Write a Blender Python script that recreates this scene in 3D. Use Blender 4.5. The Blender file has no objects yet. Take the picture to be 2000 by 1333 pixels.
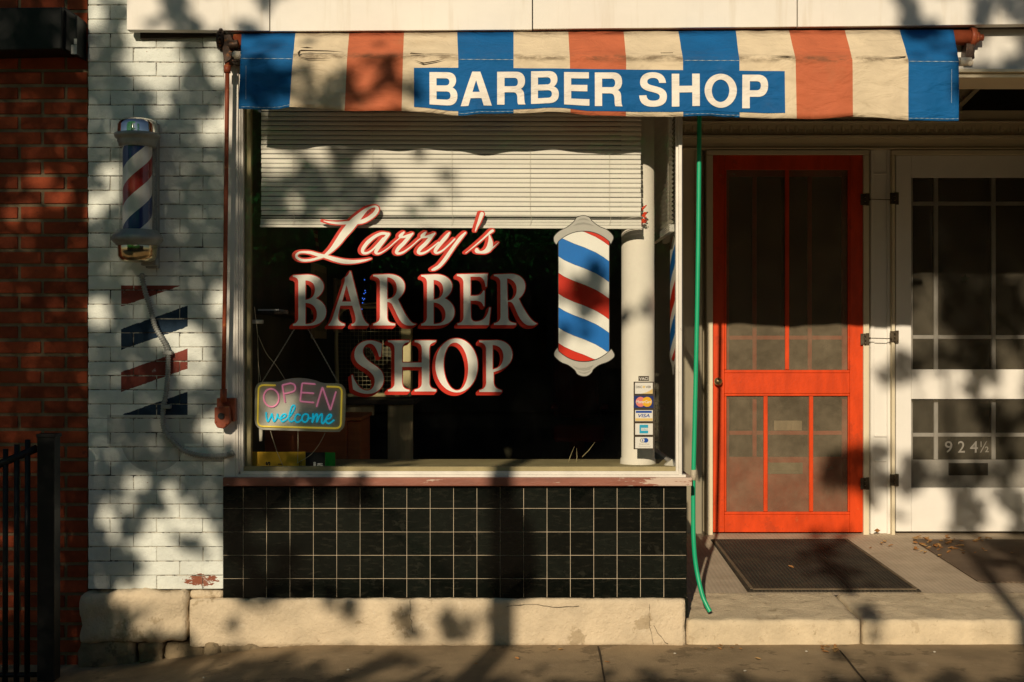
import bpy, bmesh, math, random
import numpy as np
from mathutils import Vector, Matrix, noise
R = math.radians
random.seed(7)
SC = bpy.context.scene
COL = SC.collection

# ------------------------------------------------------------------ camera
CY, CZ, F, HZ = -6.5, 1.465, 2600.0, 672.0        # camera depth, height, focal length in photo pixels, horizon row
cam_d = bpy.data.cameras.new('camera'); cam = bpy.data.objects.new('camera', cam_d); COL.objects.link(cam)
cam.location = (0, CY, CZ); cam.rotation_euler = (R(90), 0, 0)
cam_d.sensor_width = 36.0; cam_d.lens = F * 36 / 2000; cam_d.shift_y = -(HZ - 666.5) / 2000 * -1
cam_d.clip_start = 0.05; cam_d.clip_end = 1000
SC.camera = cam

# ------------------------------------------------------------------ sky, sun, exposure
SUN = Vector((0.21, 1.0, -0.396)).normalized()      # direction in which the sunlight travels
el = math.asin(-SUN.z); az = math.atan2(-SUN.x, -SUN.y)
W = bpy.data.worlds.new('World'); SC.world = W; W.use_nodes = True
sky = W.node_tree.nodes.new('ShaderNodeTexSky'); sky.sky_type = 'NISHITA'; sky.sun_disc = False
sky.sun_elevation = el; sky.sun_rotation = az % (2 * math.pi)
sky.air_density = 1.0; sky.dust_density = 0.3; sky.ozone_density = 1.2
bg = W.node_tree.nodes['Background']; bg.inputs['Strength'].default_value = 0.05
W.node_tree.links.new(sky.outputs[0], bg.inputs['Color'])
sun_d = bpy.data.lights.new('sun', 'SUN'); sun = bpy.data.objects.new('sun', sun_d); COL.objects.link(sun)
sun_d.energy = 4.8; sun_d.angle = R(0.53); sun_d.color = (1.0, 0.835, 0.625)
sun.rotation_euler = SUN.to_track_quat('-Z', 'Y').to_euler(); sun.location = (-3, -14, 8)
vs = SC.view_settings; SC.display_settings.display_device = 'sRGB'
vs.view_transform = 'Standard'; vs.look = 'None'; vs.exposure = -0.27; vs.gamma = 1.0; vs.use_curve_mapping = False
SC.cycles.use_denoising = True
SC.cycles.max_bounces = 10; SC.cycles.transparent_max_bounces = 24

# ------------------------------------------------------------------ helpers
def P(px, py, Y=0.0):
    k = (Y - CY) / F
    return Vector(((px - 1000) * k, Y, CZ - (py - HZ) * k))
def PX(px, Y=0.0): return (px - 1000) * (Y - CY) / F
def PZ(py, Y=0.0): return CZ - (py - HZ) * (Y - CY) / F

def tag(o, label=None, cat=None, group=None, kind=None):
    if label: o['label'] = label
    if cat: o['category'] = cat
    if group: o['group'] = group
    if kind: o['kind'] = kind
    return o
BASE = {}
def empty(name, loc, label, cat, group=None):
    o = bpy.data.objects.new(name, None); COL.objects.link(o); o.location = loc; o.empty_display_size = 0.1
    BASE[o.name] = Vector(loc)
    return tag(o, label, cat, group)
def link(name, me, parent=None):
    o = bpy.data.objects.new(name, me); COL.objects.link(o)
    if parent is not None:
        o.parent = parent
        o.matrix_parent_inverse = Matrix.Translation(-BASE.get(parent.name, Vector((0, 0, 0))))
    return o

class MB:
    def __init__(s): s.v = []; s.f = []; s.m = []; s.sm = []
    def add(s, vs, fs, mi=0, sm=False):
        b = len(s.v); s.v += [tuple(q) for q in vs]
        for q in fs: s.f.append([i + b for i in q]); s.m.append(mi); s.sm.append(sm)
        return s
    def box(s, x0, x1, y0, y1, z0, z1, mi=0):
        x0, x1 = min(x0, x1), max(x0, x1); y0, y1 = min(y0, y1), max(y0, y1); z0, z1 = min(z0, z1), max(z0, z1)
        return s.add([(x0,y0,z0),(x1,y0,z0),(x1,y1,z0),(x0,y1,z0),(x0,y0,z1),(x1,y0,z1),(x1,y1,z1),(x0,y1,z1)],
                     [(3,2,1,0),(4,5,6,7),(0,1,5,4),(1,2,6,5),(2,3,7,6),(3,0,4,7)], mi)
    def pbox(s, px0, px1, py0, py1, Y, dep, mi=0):   # box whose front face (at depth Y) fills a photo rectangle
        return s.box(PX(px0, Y), PX(px1, Y), Y, Y + dep, PZ(py1, Y), PZ(py0, Y), mi)
    def prism(s, poly, y0, y1, mi=0):                # poly: (x, z), extruded in depth
        n = len(poly); vs = [(x, y0, z) for x, z in poly] + [(x, y1, z) for x, z in poly]
        fs = [list(range(n)), list(range(2 * n - 1, n - 1, -1))] + [(i, i + n, (i + 1) % n + n, (i + 1) % n) for i in range(n)]
        return s.add(vs, fs, mi)
    def tube(s, pts, r, n=8, mi=0, closed=False, cap=True):
        pts = [Vector(p) for p in pts]; N = len(pts)
        rs = r if isinstance(r, (list, tuple)) else [r] * N
        up = Vector((0, 0, 1)); vs = []; prev = None
        for i, p in enumerate(pts):
            a = pts[(i - 1) % N] if (closed or i > 0) else p
            b = pts[(i + 1) % N] if (closed or i < N - 1) else p
            t = (b - a)
            t = t.normalized() if t.length > 1e-9 else up
            if prev is None:
                u = t.cross(Vector((0, 1, 0)))
                if u.length < 1e-3: u = t.cross(Vector((1, 0, 0)))
            else: u = prev - t * prev.dot(t)
            u.normalize(); prev = u; w = t.cross(u)
            for k in range(n):
                a_ = 2 * math.pi * k / n
                vs.append(p + (u * math.cos(a_) + w * math.sin(a_)) * rs[i])
        fs = []
        for i in range(N if closed else N - 1):
            j = (i + 1) % N
            for k in range(n):
                l = (k + 1) % n; fs.append((i*n+k, i*n+l, j*n+l, j*n+k))
        s.add(vs, fs, mi, True)
        if cap and not closed:
            b = len(s.v) - N * n
            s.f.append([b + k for k in range(n)][::-1]); s.m.append(mi); s.sm.append(False)
            s.f.append([b + (N-1)*n + k for k in range(n)]); s.m.append(mi); s.sm.append(False)
        return s
    def lathe(s, prof, cx, cy, n=32, mi=0, a0=0.0, a1=2*math.pi):
        full = abs(a1 - a0 - 2 * math.pi) < 1e-6; m = n if full else n + 1; vs = []
        for r, z in prof:
            for k in range(m):
                a = a0 + (a1 - a0) * k / n; vs.append((cx + r * math.cos(a), cy + r * math.sin(a), z))
        fs = []
        for i in range(len(prof) - 1):
            for k in range(n):
                l = (k + 1) % m; fs.append((i*m+k, i*m+l, (i+1)*m+l, (i+1)*m+k))
        return s.add(vs, fs, mi, True)
    def ball(s, c, rx, ry, rz, n=12, m=8, mi=0):
        vs = [(c[0], c[1], c[2] + rz)]
        for i in range(1, m):
            t = math.pi * i / m
            for k in range(n):
                a = 2 * math.pi * k / n
                vs.append((c[0] + rx*math.sin(t)*math.cos(a), c[1] + ry*math.sin(t)*math.sin(a), c[2] + rz*math.cos(t)))
        vs.append((c[0], c[1], c[2] - rz)); L = len(vs) - 1; fs = [(0, 1 + k, 1 + (k + 1) % n) for k in range(n)]
        for i in range(m - 2):
            for k in range(n):
                a = 1 + i*n + k; b = 1 + i*n + (k+1) % n; fs.append((a, a + n, b + n, b))
        o = 1 + (m - 2) * n; fs += [(o + k, L, o + (k + 1) % n) for k in range(n)]
        return s.add(vs, fs, mi, True)
    def build(s, name, mats, parent=None, bevel=0.0, seg=2):
        me = bpy.data.meshes.new(name); me.from_pydata(s.v, [], s.f)
        mats = mats if isinstance(mats, (list, tuple)) else [mats]
        for m in mats: me.materials.append(m)
        for p, mi, sm in zip(me.polygons, s.m, s.sm): p.material_index = mi; p.use_smooth = sm
        bm = bmesh.new(); bm.from_mesh(me)
        bmesh.ops.recalc_face_normals(bm, faces=bm.faces)
        if bevel > 0:
            es = [e for e in bm.edges if len(e.link_faces) == 2 and e.calc_face_angle(0) > 0.6]
            bmesh.ops.bevel(bm, geom=es, offset=bevel, segments=seg, affect='EDGES', profile=0.5, clamp_overlap=True)
        bm.to_mesh(me); bm.free(); me.update()
        return link(name, me, parent)

def build_split(mb, name, mats, parent, bevel=0.0):
    par = list(range(len(mb.v)))
    def fd(i):
        while par[i] != i: par[i] = par[par[i]]; i = par[i]
        return i
    for f in mb.f:
        for i in f[1:]: par[fd(i)] = fd(f[0])
    grp = {}
    for f, mi, sm in zip(mb.f, mb.m, mb.sm): grp.setdefault(fd(f[0]), []).append((f, mi, sm))
    out = []
    for fs in grp.values():
        q = MB(); ix = {}
        for f, mi, sm in fs:
            for i in f:
                if i not in ix: ix[i] = len(q.v); q.v.append(mb.v[i])
            q.f.append([ix[i] for i in f]); q.m.append(mi); q.sm.append(sm)
        out.append(q.build(name, mats, parent, bevel))
    return out

# ------------------------------------------------------------------ materials
class NT:
    def __init__(s, name):
        s.m = bpy.data.materials.new(name); s.m.use_nodes = True; s.t = s.m.node_tree; s.n = s.t.nodes
        s.b = s.n['Principled BSDF']; s.o = s.n['Material Output']; s.tc = s.n.new('ShaderNodeTexCoord')
    def L(s, a, b): s.t.links.new(a, b)
    def new(s, t, **k):
        q = s.n.new(t)
        for a, b in k.items(): setattr(q, a, b)
        return q
    def val(s, sock, v):
        if hasattr(v, 'is_output') or isinstance(v, bpy.types.NodeSocket): s.L(v, sock)
        else: sock.default_value = v
    def math(s, op, a, b=0.0, clamp=False):
        q = s.new('ShaderNodeMath', operation=op, use_clamp=clamp); s.val(q.inputs[0], a); s.val(q.inputs[1], b); return q.outputs[0]
    def noise(s, scale, detail=5, rough=0.6, stretch=None, dist=0.0):
        q = s.new('ShaderNodeTexNoise'); q.inputs['Scale'].default_value = scale; q.inputs['Detail'].default_value = detail
        q.inputs['Roughness'].default_value = rough; q.inputs['Distortion'].default_value = dist
        if stretch:
            mp = s.new('ShaderNodeMapping'); mp.inputs['Scale'].default_value = stretch
            s.L(s.tc.outputs['Object'], mp.inputs[0]); s.L(mp.outputs[0], q.inputs['Vector'])
        else: s.L(s.tc.outputs['Object'], q.inputs['Vector'])
        return q.outputs['Fac']
    def ramp(s, v, a, b, lo=0.0, hi=1.0):
        q = s.new('ShaderNodeMapRange', interpolation_type='SMOOTHSTEP'); s.L(v, q.inputs['Value'])
        q.inputs['From Min'].default_value = a; q.inputs['From Max'].default_value = b
        q.inputs['To Min'].default_value = lo; q.inputs['To Max'].default_value = hi; return q.outputs[0]
    def mix(s, f, a, b, mode='MIX'):
        q = s.new('ShaderNodeMix', data_type='RGBA', blend_type=mode)
        s.val(q.inputs[0], f)
        for k, v in ((6, a), (7, b)):
            if isinstance(v, (tuple, list)): q.inputs[k].default_value = (*v[:3], 1)
            else: s.L(v, q.inputs[k])
        return q.outputs[2]
    def scale(s, c, f):                                # colour times a scalar socket
        q = s.new('ShaderNodeVectorMath', operation='SCALE')
        if isinstance(c, (tuple, list)): q.inputs[0].default_value = c[:3]
        else: s.L(c, q.inputs[0])
        s.L(f, q.inputs['Scale']); return q.outputs[0]
    def xyz(s):
        q = s.new('ShaderNodeSeparateXYZ'); s.L(s.tc.outputs['Object'], q.inputs[0]); return q.outputs
    def bump(s, h, strength, dist=0.01):
        q = s.new('ShaderNodeBump'); q.inputs['Strength'].default_value = strength; q.inputs['Distance'].default_value = dist
        s.L(h, q.inputs['Height']); s.L(q.outputs[0], s.b.inputs['Normal'])

def mat(name, col, rough=0.6, var=0.12, vs=5.0, bump=0.2, bs=70.0, bd=0.004, metal=0.0, rnd=0.0, spots=(), streak=None, spec=0.25, rvar=0.0, emit=0.0, stretch=None):
    t = NT(name); c = t.mix(0.0, col, col)
    f = t.ramp(t.noise(vs, 6, 0.65, stretch), 0.25, 0.75, 1 - var, 1 + var); c = t.scale(c, f)
    if rnd:
        g = t.new('ShaderNodeNewGeometry'); q = t.ramp(g.outputs['Random Per Island'], 0, 1, 1 - rnd, 1 + rnd); c = t.scale(c, q)
    if streak: c = t.mix(t.ramp(t.noise(streak[1], 5, 0.6, streak[3] if len(streak) > 3 else (6, 6, 0.5)), 0.5, 0.72, 0, streak[2]), c, streak[0])
    for (sc, th, sscale, amt) in spots: c = t.mix(t.ramp(t.noise(sscale, 5, 0.68), th, th + 0.05, 0, amt), c, sc)
    t.L(c, t.b.inputs['Base Color']); t.b.inputs['Roughness'].default_value = rough
    if rvar: t.L(t.ramp(t.noise(vs * 3, 5, 0.6), 0.3, 0.7, max(0.02, rough - rvar), min(1, rough + rvar)), t.b.inputs['Roughness'])
    t.b.inputs['Metallic'].default_value = metal; t.b.inputs['Specular IOR Level'].default_value = spec
    if bump: t.bump(t.noise(bs, 6, 0.7), bump, bd)
    if emit:
        t.L(c, t.b.inputs['Emission Color']); t.b.inputs['Emission Strength'].default_value = emit
    return t.m
def glass_mat(name, tint=(0.985, 0.99, 0.985), base=0.028, top=0.9, dust=0.0, pw=5.0):
    t = NT(name); lw = t.new('ShaderNodeLayerWeight'); lw.inputs['Blend'].default_value = 0.5
    f = t.math('POWER', lw.outputs['Facing'], pw); f = t.math('MULTIPLY', f, top); f = t.math('ADD', f, base)
    tr = t.new('ShaderNodeBsdfTransparent'); tr.inputs[0].default_value = (*tint, 1)
    gl = t.new('ShaderNodeBsdfGlossy'); gl.inputs['Roughness'].default_value = 0.0
    mx = t.new('ShaderNodeMixShader'); t.L(f, mx.inputs[0]); t.L(tr.outputs[0], mx.inputs[1]); t.L(gl.outputs[0], mx.inputs[2])
    out = mx.outputs[0]
    if dust:
        d = t.new('ShaderNodeBsdfDiffuse'); d.inputs[0].default_value = (0.6, 0.58, 0.52, 1)
        m2 = t.new('ShaderNodeMixShader'); t.L(t.ramp(t.noise(3.0, 7, 0.7), 0.4, 0.9, 0, dust), m2.inputs[0])
        t.L(out, m2.inputs[1]); t.L(d.outputs[0], m2.inputs[2]); out = m2.outputs[0]
    t.L(out, t.o.inputs[0]); return t.m
def screen_mat(name, col, fac):
    t = NT(name); tr = t.new('ShaderNodeBsdfTransparent'); d = t.new('ShaderNodeBsdfDiffuse')
    c = t.scale(t.mix(0.0, col, col), t.ramp(t.noise(5, 6, 0.7), 0.25, 0.75, 0.7, 1.3)); t.L(c, d.inputs[0])
    mx = t.new('ShaderNodeMixShader'); mx.inputs[0].default_value = fac
    t.L(t.ramp(t.noise(9, 6, 0.7), 0.25, 0.75, fac - 0.06, fac + 0.06), mx.inputs[0])
    t.L(tr.outputs[0], mx.inputs[1]); t.L(d.outputs[0], mx.inputs[2]); t.L(mx.outputs[0], t.o.inputs[0]); return t.m

WP = (0.74, 0.71, 0.64)
M = {}
M['paint'] = mat('white paint', WP, 0.55, 0.05, 2.5, 0.12, 45, 0.004, spots=[((0.30,0.24,0.16), 0.70, 14, 0.5), ((0.06,0.05,0.04), 0.73, 60, 0.7)], streak=((0.55,0.48,0.36), 3.0, 0.35))
M['paintdoor'] = mat('white door paint', (0.78,0.76,0.70), 0.5, 0.04, 3, 0.08, 60, 0.003, spots=[((0.40,0.32,0.22), 0.72, 20, 0.4)])
M['cream'] = mat('cream paint', (0.70,0.62,0.44), 0.6, 0.06, 3, 0.15, 60, 0.003, spots=[((0.25,0.20,0.13), 0.72, 25, 0.5)])
M['lintel'] = mat('stained lintel paint', (0.68,0.66,0.60), 0.6, 0.10, 3, 0.2, 40, 0.004, spots=[((0.30,0.22,0.12), 0.62, 7, 0.6), ((0.05,0.04,0.03), 0.72, 40, 0.8)])
M['redbrick'] = mat('red brick', (0.29,0.055,0.019), 0.85, 0.3, 9, 0.6, 60, 0.006, rnd=0.25, spots=[((0.10,0.03,0.02), 0.66, 22, 0.6)])
M['mortar'] = mat('tan mortar', (0.22,0.165,0.10), 0.95, 0.2, 12, 0.7, 90, 0.006)
M['stone'] = mat('limestone', (0.64,0.53,0.37), 0.9, 0.16, 4, 1.0, 42, 0.012, spots=[((0.34,0.26,0.16), 0.655, 75, 0.6), ((0.72,0.62,0.46), 0.62, 13, 0.5), ((0.30,0.22,0.12), 0.60, 5, 0.55), ((0.20,0.15,0.09), 0.70, 30, 0.6)], spec=0.2)
M['stonedark'] = mat('dirty rubble stone', (0.26,0.20,0.12), 0.95, 0.3, 5, 0.9, 25, 0.015, rnd=0.25, spots=[((0.10,0.08,0.05), 0.58, 9, 0.7)], spec=0.2)
M['rust'] = mat('rust stone', (0.20,0.10,0.04), 0.95, 0.3, 8, 0.9, 30, 0.01)
M['step'] = mat('step stone', (0.64,0.53,0.36), 0.9, 0.16, 6, 1.0, 60, 0.007, spots=[((0.34,0.26,0.16), 0.65, 85, 0.6), ((0.40,0.30,0.18), 0.58, 15, 0.4), ((0.26,0.19,0.10), 0.63, 9, 0.5), ((0.15,0.11,0.06), 0.70, 45, 0.6)], spec=0.2)
M['walk'] = mat('sidewalk concrete', (0.31,0.23,0.135), 0.92, 0.26, 2.2, 1.0, 70, 0.006, spots=[((0.13,0.095,0.055), 0.56, 3.5, 0.55), ((0.40,0.31,0.20), 0.60, 6, 0.5), ((0.55,0.48,0.36), 0.735, 70, 0.6), ((0.10,0.08,0.05), 0.72, 55, 0.6)], spec=0.2)
M['asphalt'] = mat('asphalt', (0.05,0.05,0.05), 0.9, 0.2, 4, 0.5, 90)
M['crack'] = mat('dark joint', (0.05,0.035,0.02), 1.0, 0.3, 20, 0)
M['sill'] = mat('brown red sill paint', (0.25,0.085,0.05), 0.5, 0.15, 8, 0.3, 35, 0.004, spots=[((0.50,0.38,0.28), 0.69, 16, 0.7)], stretch=(0.5,1,2))
M['alu'] = mat('painted aluminium', (0.68,0.65,0.58), 0.42, 0.1, 6, 0.1, 60, 0.002, metal=0.15, spots=[((0.20,0.17,0.13), 0.68, 26, 0.6)])
M['rod'] = mat('red oxide paint', (0.27,0.062,0.026), 0.45, 0.2, 14, 0.35, 70, 0.003, spots=[((0.42,0.16,0.05), 0.60, 20, 0.7), ((0.06,0.025,0.015), 0.66, 30, 0.7)])
M['grease'] = mat('greasy cast iron', (0.05,0.03,0.02), 0.45, 0.4, 30, 0.6, 60, 0.004, metal=0.4, spots=[((0.22,0.09,0.03), 0.58, 40, 0.8)])
M['whitefit'] = mat('white fitting', (0.72,0.64,0.50), 0.5, 0.1, 20, 0.1, 60)
M['chrome'] = mat('chrome', (0.72,0.70,0.66), 0.08, 0.05, 8, 0.03, 30, 0.002, metal=1.0)
M['brassy'] = mat('tarnished chrome', (0.62,0.50,0.30), 0.12, 0.15, 8, 0.03, 30, 0.002, metal=1.0)
M['pewter'] = mat('grey enamel casting', (0.30,0.32,0.30), 0.5, 0.2, 10, 0.3, 50, 0.003, metal=0.35, spots=[((0.12,0.09,0.06), 0.64, 18, 0.6)])
M['conduit'] = mat('galvanised conduit', (0.30,0.31,0.29), 0.55, 0.2, 20, 0.1, 60, metal=0.25)
M['blackiron'] = mat('black iron', (0.012,0.012,0.012), 0.45, 0.2, 20, 0.2, 50)
M['boxblack'] = mat('black lamp housing', (0.012,0.013,0.012), 0.5, 0.2, 9, 0.15, 50)
M['labelw'] = mat('pale label', (0.45,0.45,0.42), 0.6, 0.2, 40, 0)
M['tile'] = mat('black glazed tile', (0.0045,0.006,0.0045), 0.10, 0.25, 30, 0.05, 9, 0.004, rnd=0.4, rvar=0.07, spec=0.3,
                streak=((0.05,0.045,0.03), 16, 0.22, (1.0,1.0,4.0)), spots=[((0.30,0.26,0.18), 0.745, 75, 0.6), ((0.022,0.022,0.016), 0.60, 8, 0.5)])
M['grout'] = mat('cream grout', (0.60,0.50,0.36), 0.9, 0.2, 12, 0.3, 90)
M['letwhite'] = mat('white sign paint', (0.80,0.78,0.70), 0.45, 0.03, 8, 0)
M['letred'] = mat('red sign paint', (0.60,0.022,0.004), 0.4, 0.05, 8, 0)
M['decblue'] = mat('blue decal', (0.008,0.16,0.52), 0.35, 0.04, 8, 0)
M['decblack'] = mat('black decal line', (0.02,0.018,0.014), 0.4, 0.05, 8, 0)
M['decgrey'] = mat('grey decal', (0.45,0.43,0.38), 0.4, 0.04, 8, 0)
M['decshade'] = mat('darker grey decal', (0.33,0.32,0.28), 0.4, 0.04, 8, 0)
M['glass'] = glass_mat('window glass', dust=0.003)
M['cylglass'] = glass_mat('pole cylinder glass', base=0.06)
M['darkglass'] = mat('dark pane', (0.006,0.008,0.006), 0.04, 0.2, 3, 0, spec=0.5)
M['slat'] = mat('white blind slat', (0.74,0.71,0.62), 0.5, 0.04, 6, 0.0, rnd=0.04)
M['cord'] = mat('cord', (0.62,0.58,0.48), 0.8, 0.1, 20, 0)
M['wire'] = mat('pale wire', (0.50,0.44,0.30), 0.6, 0.1, 20, 0)
M['col'] = mat('painted steel column', (0.76,0.71,0.60), 0.6, 0.05, 4, 0.35, 30, 0.004, spots=[((0.45,0.40,0.32), 0.70, 16, 0.5)])
M['doorred'] = mat('orange red door paint', (0.62,0.056,0.006), 0.42, 0.18, 7, 0.35, 50, 0.004, spots=[((0.30,0.04,0.01), 0.60, 5, 0.35), ((0.58,0.16,0.05), 0.67, 14, 0.6), ((0.25,0.05,0.02), 0.70, 30, 0.5)], stretch=(2,2,0.6))
M['doorred2'] = mat('dull red inner door', (0.52,0.06,0.015), 0.5, 0.15, 6, 0.1, 50)
M['screen'] = screen_mat('grey insect screen', (0.20,0.165,0.11), 0.60)
M['screenw'] = screen_mat('dark insect screen', (0.125,0.11,0.08), 0.50)
M['brass'] = mat('brass', (0.55,0.42,0.20), 0.3, 0.1, 20, 0, metal=0.9)
M['hinge'] = mat('old hinge metal', (0.09,0.07,0.045), 0.5, 0.3, 30, 0.3, 60, metal=0.5)
def sill_mat():
    t = NT('chipped sill paint'); x, y, z = t.xyz(); c = t.scale(t.mix(0.0, (0.25,0.085,0.05), (0.25,0.085,0.05)), t.ramp(t.noise(9, 6, 0.65, (0.5, 1, 2)), 0.25, 0.75, 0.8, 1.2))
    near = t.ramp(t.math('ABSOLUTE', t.math('SUBTRACT', x, 0.80)), 0.0, 0.30, 0.24, 0.0)
    c = t.mix(t.ramp(t.math('ADD', t.noise(16, 6, 0.75, (0.5, 1, 3.0)), near), 0.64, 0.67, 0, 0.85), c, (0.58, 0.46, 0.36))
    c = t.mix(t.ramp(t.noise(24, 6, 0.7, (0.4, 1, 2)), 0.60, 0.70, 0, 0.5), c, (0.12, 0.06, 0.045))
    t.L(c, t.b.inputs['Base Color']); t.b.inputs['Roughness'].default_value = 0.55; t.bump(t.noise(40, 6, 0.7, (0.4, 1, 1)), 0.5, 0.005); return t.m
M['sill'] = sill_mat()
M['mat'] = None
M['hose'] = mat('green plastic', (0.010,0.38,0.175), 0.35, 0.06, 10, 0, spec=0.5)
M['hosefit'] = mat('pale fitting', (0.45,0.40,0.30), 0.5, 0.2, 30, 0.2)
M['leafdry'] = mat('dry leaf', (0.36,0.17,0.055), 0.8, 0.3, 30, 0.3, 60)
M['leafdry2'] = mat('pale dry leaf', (0.46,0.28,0.11), 0.8, 0.3, 30, 0.3, 60)
M['pebble'] = mat('white crumb', (0.42,0.38,0.30), 0.8, 0.1, 30, 0)
M['woodO'] = mat('orange brown wood', (0.42,0.12,0.035), 0.45, 0.2, 5, 0.1, 40, stretch=(1,1,6))
M['woodD'] = mat('dark wood', (0.035,0.022,0.012), 0.5, 0.3, 5, 0.1, 40)
M['woodL'] = mat('pale wood', (0.50,0.40,0.22), 0.6, 0.2, 6, 0.1, 40, stretch=(6,6,0.5))
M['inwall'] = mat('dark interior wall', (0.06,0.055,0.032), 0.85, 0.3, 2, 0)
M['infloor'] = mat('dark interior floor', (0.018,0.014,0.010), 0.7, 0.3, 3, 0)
M['olive'] = mat('olive trim', (0.32,0.27,0.14), 0.7, 0.15, 6, 0.1, 40)
M['fanframe'] = mat('olive beige plastic', (0.46,0.40,0.20), 0.5, 0.1, 8, 0)
M['fangrille'] = mat('wire grille', (0.40,0.35,0.20), 0.4, 0.1, 8, 0, metal=0.4)
M['yellow'] = mat('yellow card', (0.62,0.36,0.02), 0.6, 0.05, 8, 0)
M['black'] = mat('black card', (0.012,0.012,0.010), 0.6, 0.05, 8, 0)
M['greenc'] = mat('green card', (0.02,0.30,0.03), 0.6, 0.05, 8, 0)
M['whitec'] = mat('white card', (0.75,0.72,0.66), 0.6, 0.03, 8, 0)
M['teal'] = mat('teal card', (0.03,0.14,0.15), 0.6, 0.1, 8, 0)
M['orange'] = mat('orange card', (0.45,0.20,0.04), 0.6, 0.1, 8, 0)
M['redobj'] = mat('dull red vinyl', (0.22,0.02,0.015), 0.5, 0.15, 8, 0)
M['redshiny'] = mat('red plastic', (0.62,0.05,0.015), 0.35, 0.1, 20, 0)
M['neonback'] = mat('acrylic sign board', (0.46,0.45,0.39), 0.3, 0.03, 5, 0)
M['tubepink'] = mat('pink tube', (0.80,0.26,0.40), 0.35, 0.02, 5, 0, emit=0.38)
M['tubeblue'] = mat('cyan tube', (0.01,0.48,0.68), 0.35, 0.02, 5, 0, emit=0.55)
M['tubeyel'] = mat('yellow tube', (0.80,0.58,0.06), 0.35, 0.02, 5, 0, emit=0.38)
M['bulb'] = mat('blue bulb', (0.05,0.18,0.9), 0.3, 0.0, 5, 0, emit=1.6)
M['cardblue'] = mat('sticker navy', (0.01,0.03,0.16), 0.4, 0.05, 8, 0)
M['visablue'] = mat('sticker blue', (0.01,0.07,0.36), 0.4, 0.05, 8, 0)
M['amex'] = mat('sticker cyan', (0.03,0.36,0.55), 0.4, 0.05, 8, 0)
M['mcred'] = mat('sticker pink red', (0.75,0.22,0.18), 0.4, 0.05, 8, 0)
M['mcyel'] = mat('sticker amber', (0.80,0.42,0.02), 0.4, 0.05, 8, 0)
M['gold'] = mat('sticker gold', (0.72,0.52,0.20), 0.4, 0.05, 8, 0)
M['brown'] = mat('sticker brown edge', (0.05,0.035,0.02), 0.5, 0.05, 8, 0)
M['greyt'] = mat('sticker grey text', (0.35,0.33,0.30), 0.5, 0.05, 8, 0)
M['bark'] = mat('bark', (0.07,0.055,0.04), 0.9, 0.3, 8, 0.8, 30)
def leaf_mat():
    t = NT('green leaves'); g = t.new('ShaderNodeNewGeometry'); f = t.ramp(g.outputs['Random Per Island'], 0, 1, 0.65, 1.35)
    t.L(t.scale(t.mix(0.0, (0.045,0.085,0.025), (0.045,0.085,0.025)), f), t.b.inputs['Base Color']); t.b.inputs['Roughness'].default_value = 0.55
    tr = t.new('ShaderNodeBsdfTranslucent'); t.L(t.scale(t.mix(0.0, (0.04,0.25,0.07), (0.04,0.25,0.07)), f), tr.inputs[0])
    a = t.new('ShaderNodeAddShader'); t.L(t.b.outputs[0], a.inputs[0]); t.L(tr.outputs[0], a.inputs[1]); t.L(a.outputs[0], t.o.inputs[0]); return t.m
M['leafgreen'] = leaf_mat()
M['farbrick'] = mat('brown brick across the street', (0.09,0.05,0.03), 0.9, 0.2, 1.5, 0.3, 10)
M['fartan'] = mat('tan render across the street', (0.16,0.13,0.09), 0.9, 0.2, 1.0, 0.2, 10)
M['lampgrey'] = mat('dark grey post paint', (0.06,0.065,0.06), 0.5, 0.1, 8, 0)
M['lampglass'] = mat('milk glass', (0.6,0.58,0.5), 0.3, 0.05, 8, 0)

# awning cloths: faded, with dirt along the fold
def cloth(name, col, dirt):
    t = NT(name); x, y, z = t.xyz()
    c = t.scale(t.mix(0.0, col, col), t.ramp(t.noise(5, 6, 0.65), 0.25, 0.75, 0.88, 1.10))
    zf = t.math('ADD', z, t.math('MULTIPLY', x, 0.006))
    d = t.math('ABSOLUTE', t.math('SUBTRACT', zf, 2.812)); band = t.ramp(d, 0.0, 0.03, 1, 0)
    st = t.ramp(t.noise(11, 6, 0.7, (1, 1, 3)), 0.36, 0.66, 0, 1); c = t.mix(t.math('MULTIPLY', t.math('MULTIPLY', band, st), dirt), c, (0.10, 0.065, 0.035))
    c = t.mix(t.ramp(t.noise(2.6, 6, 0.7), 0.55, 0.8, 0, dirt * 0.45), c, (0.36, 0.24, 0.12))
    t.L(c, t.b.inputs['Base Color']); t.b.inputs['Roughness'].default_value = 0.75; t.b.inputs['Specular IOR Level'].default_value = 0.2
    h = t.math('ADD', t.noise(7, 3, 0.5, (1, 1, 2.2), 0.6), t.math('MULTIPLY', t.noise(260, 2, 0.5), 0.06)); t.bump(h, 0.85, 0.02)
    return t.m
M['cblue'] = cloth('faded blue canvas', (0.004, 0.105, 0.30), 0.12)
M['ccream'] = cloth('faded cream canvas', (0.66, 0.55, 0.38), 0.8)
M['cred'] = cloth('faded red canvas', (0.50, 0.135, 0.060), 0.75)
M['cband'] = cloth('blue lettering band', (0.004, 0.10, 0.29), 0.2)
M['clet'] = cloth('white canvas paint', (0.80, 0.75, 0.66), 0.05)
M['stitch'] = mat('stitching', (0.40,0.50,0.56), 0.8, 0.2, 40, 0)

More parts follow.
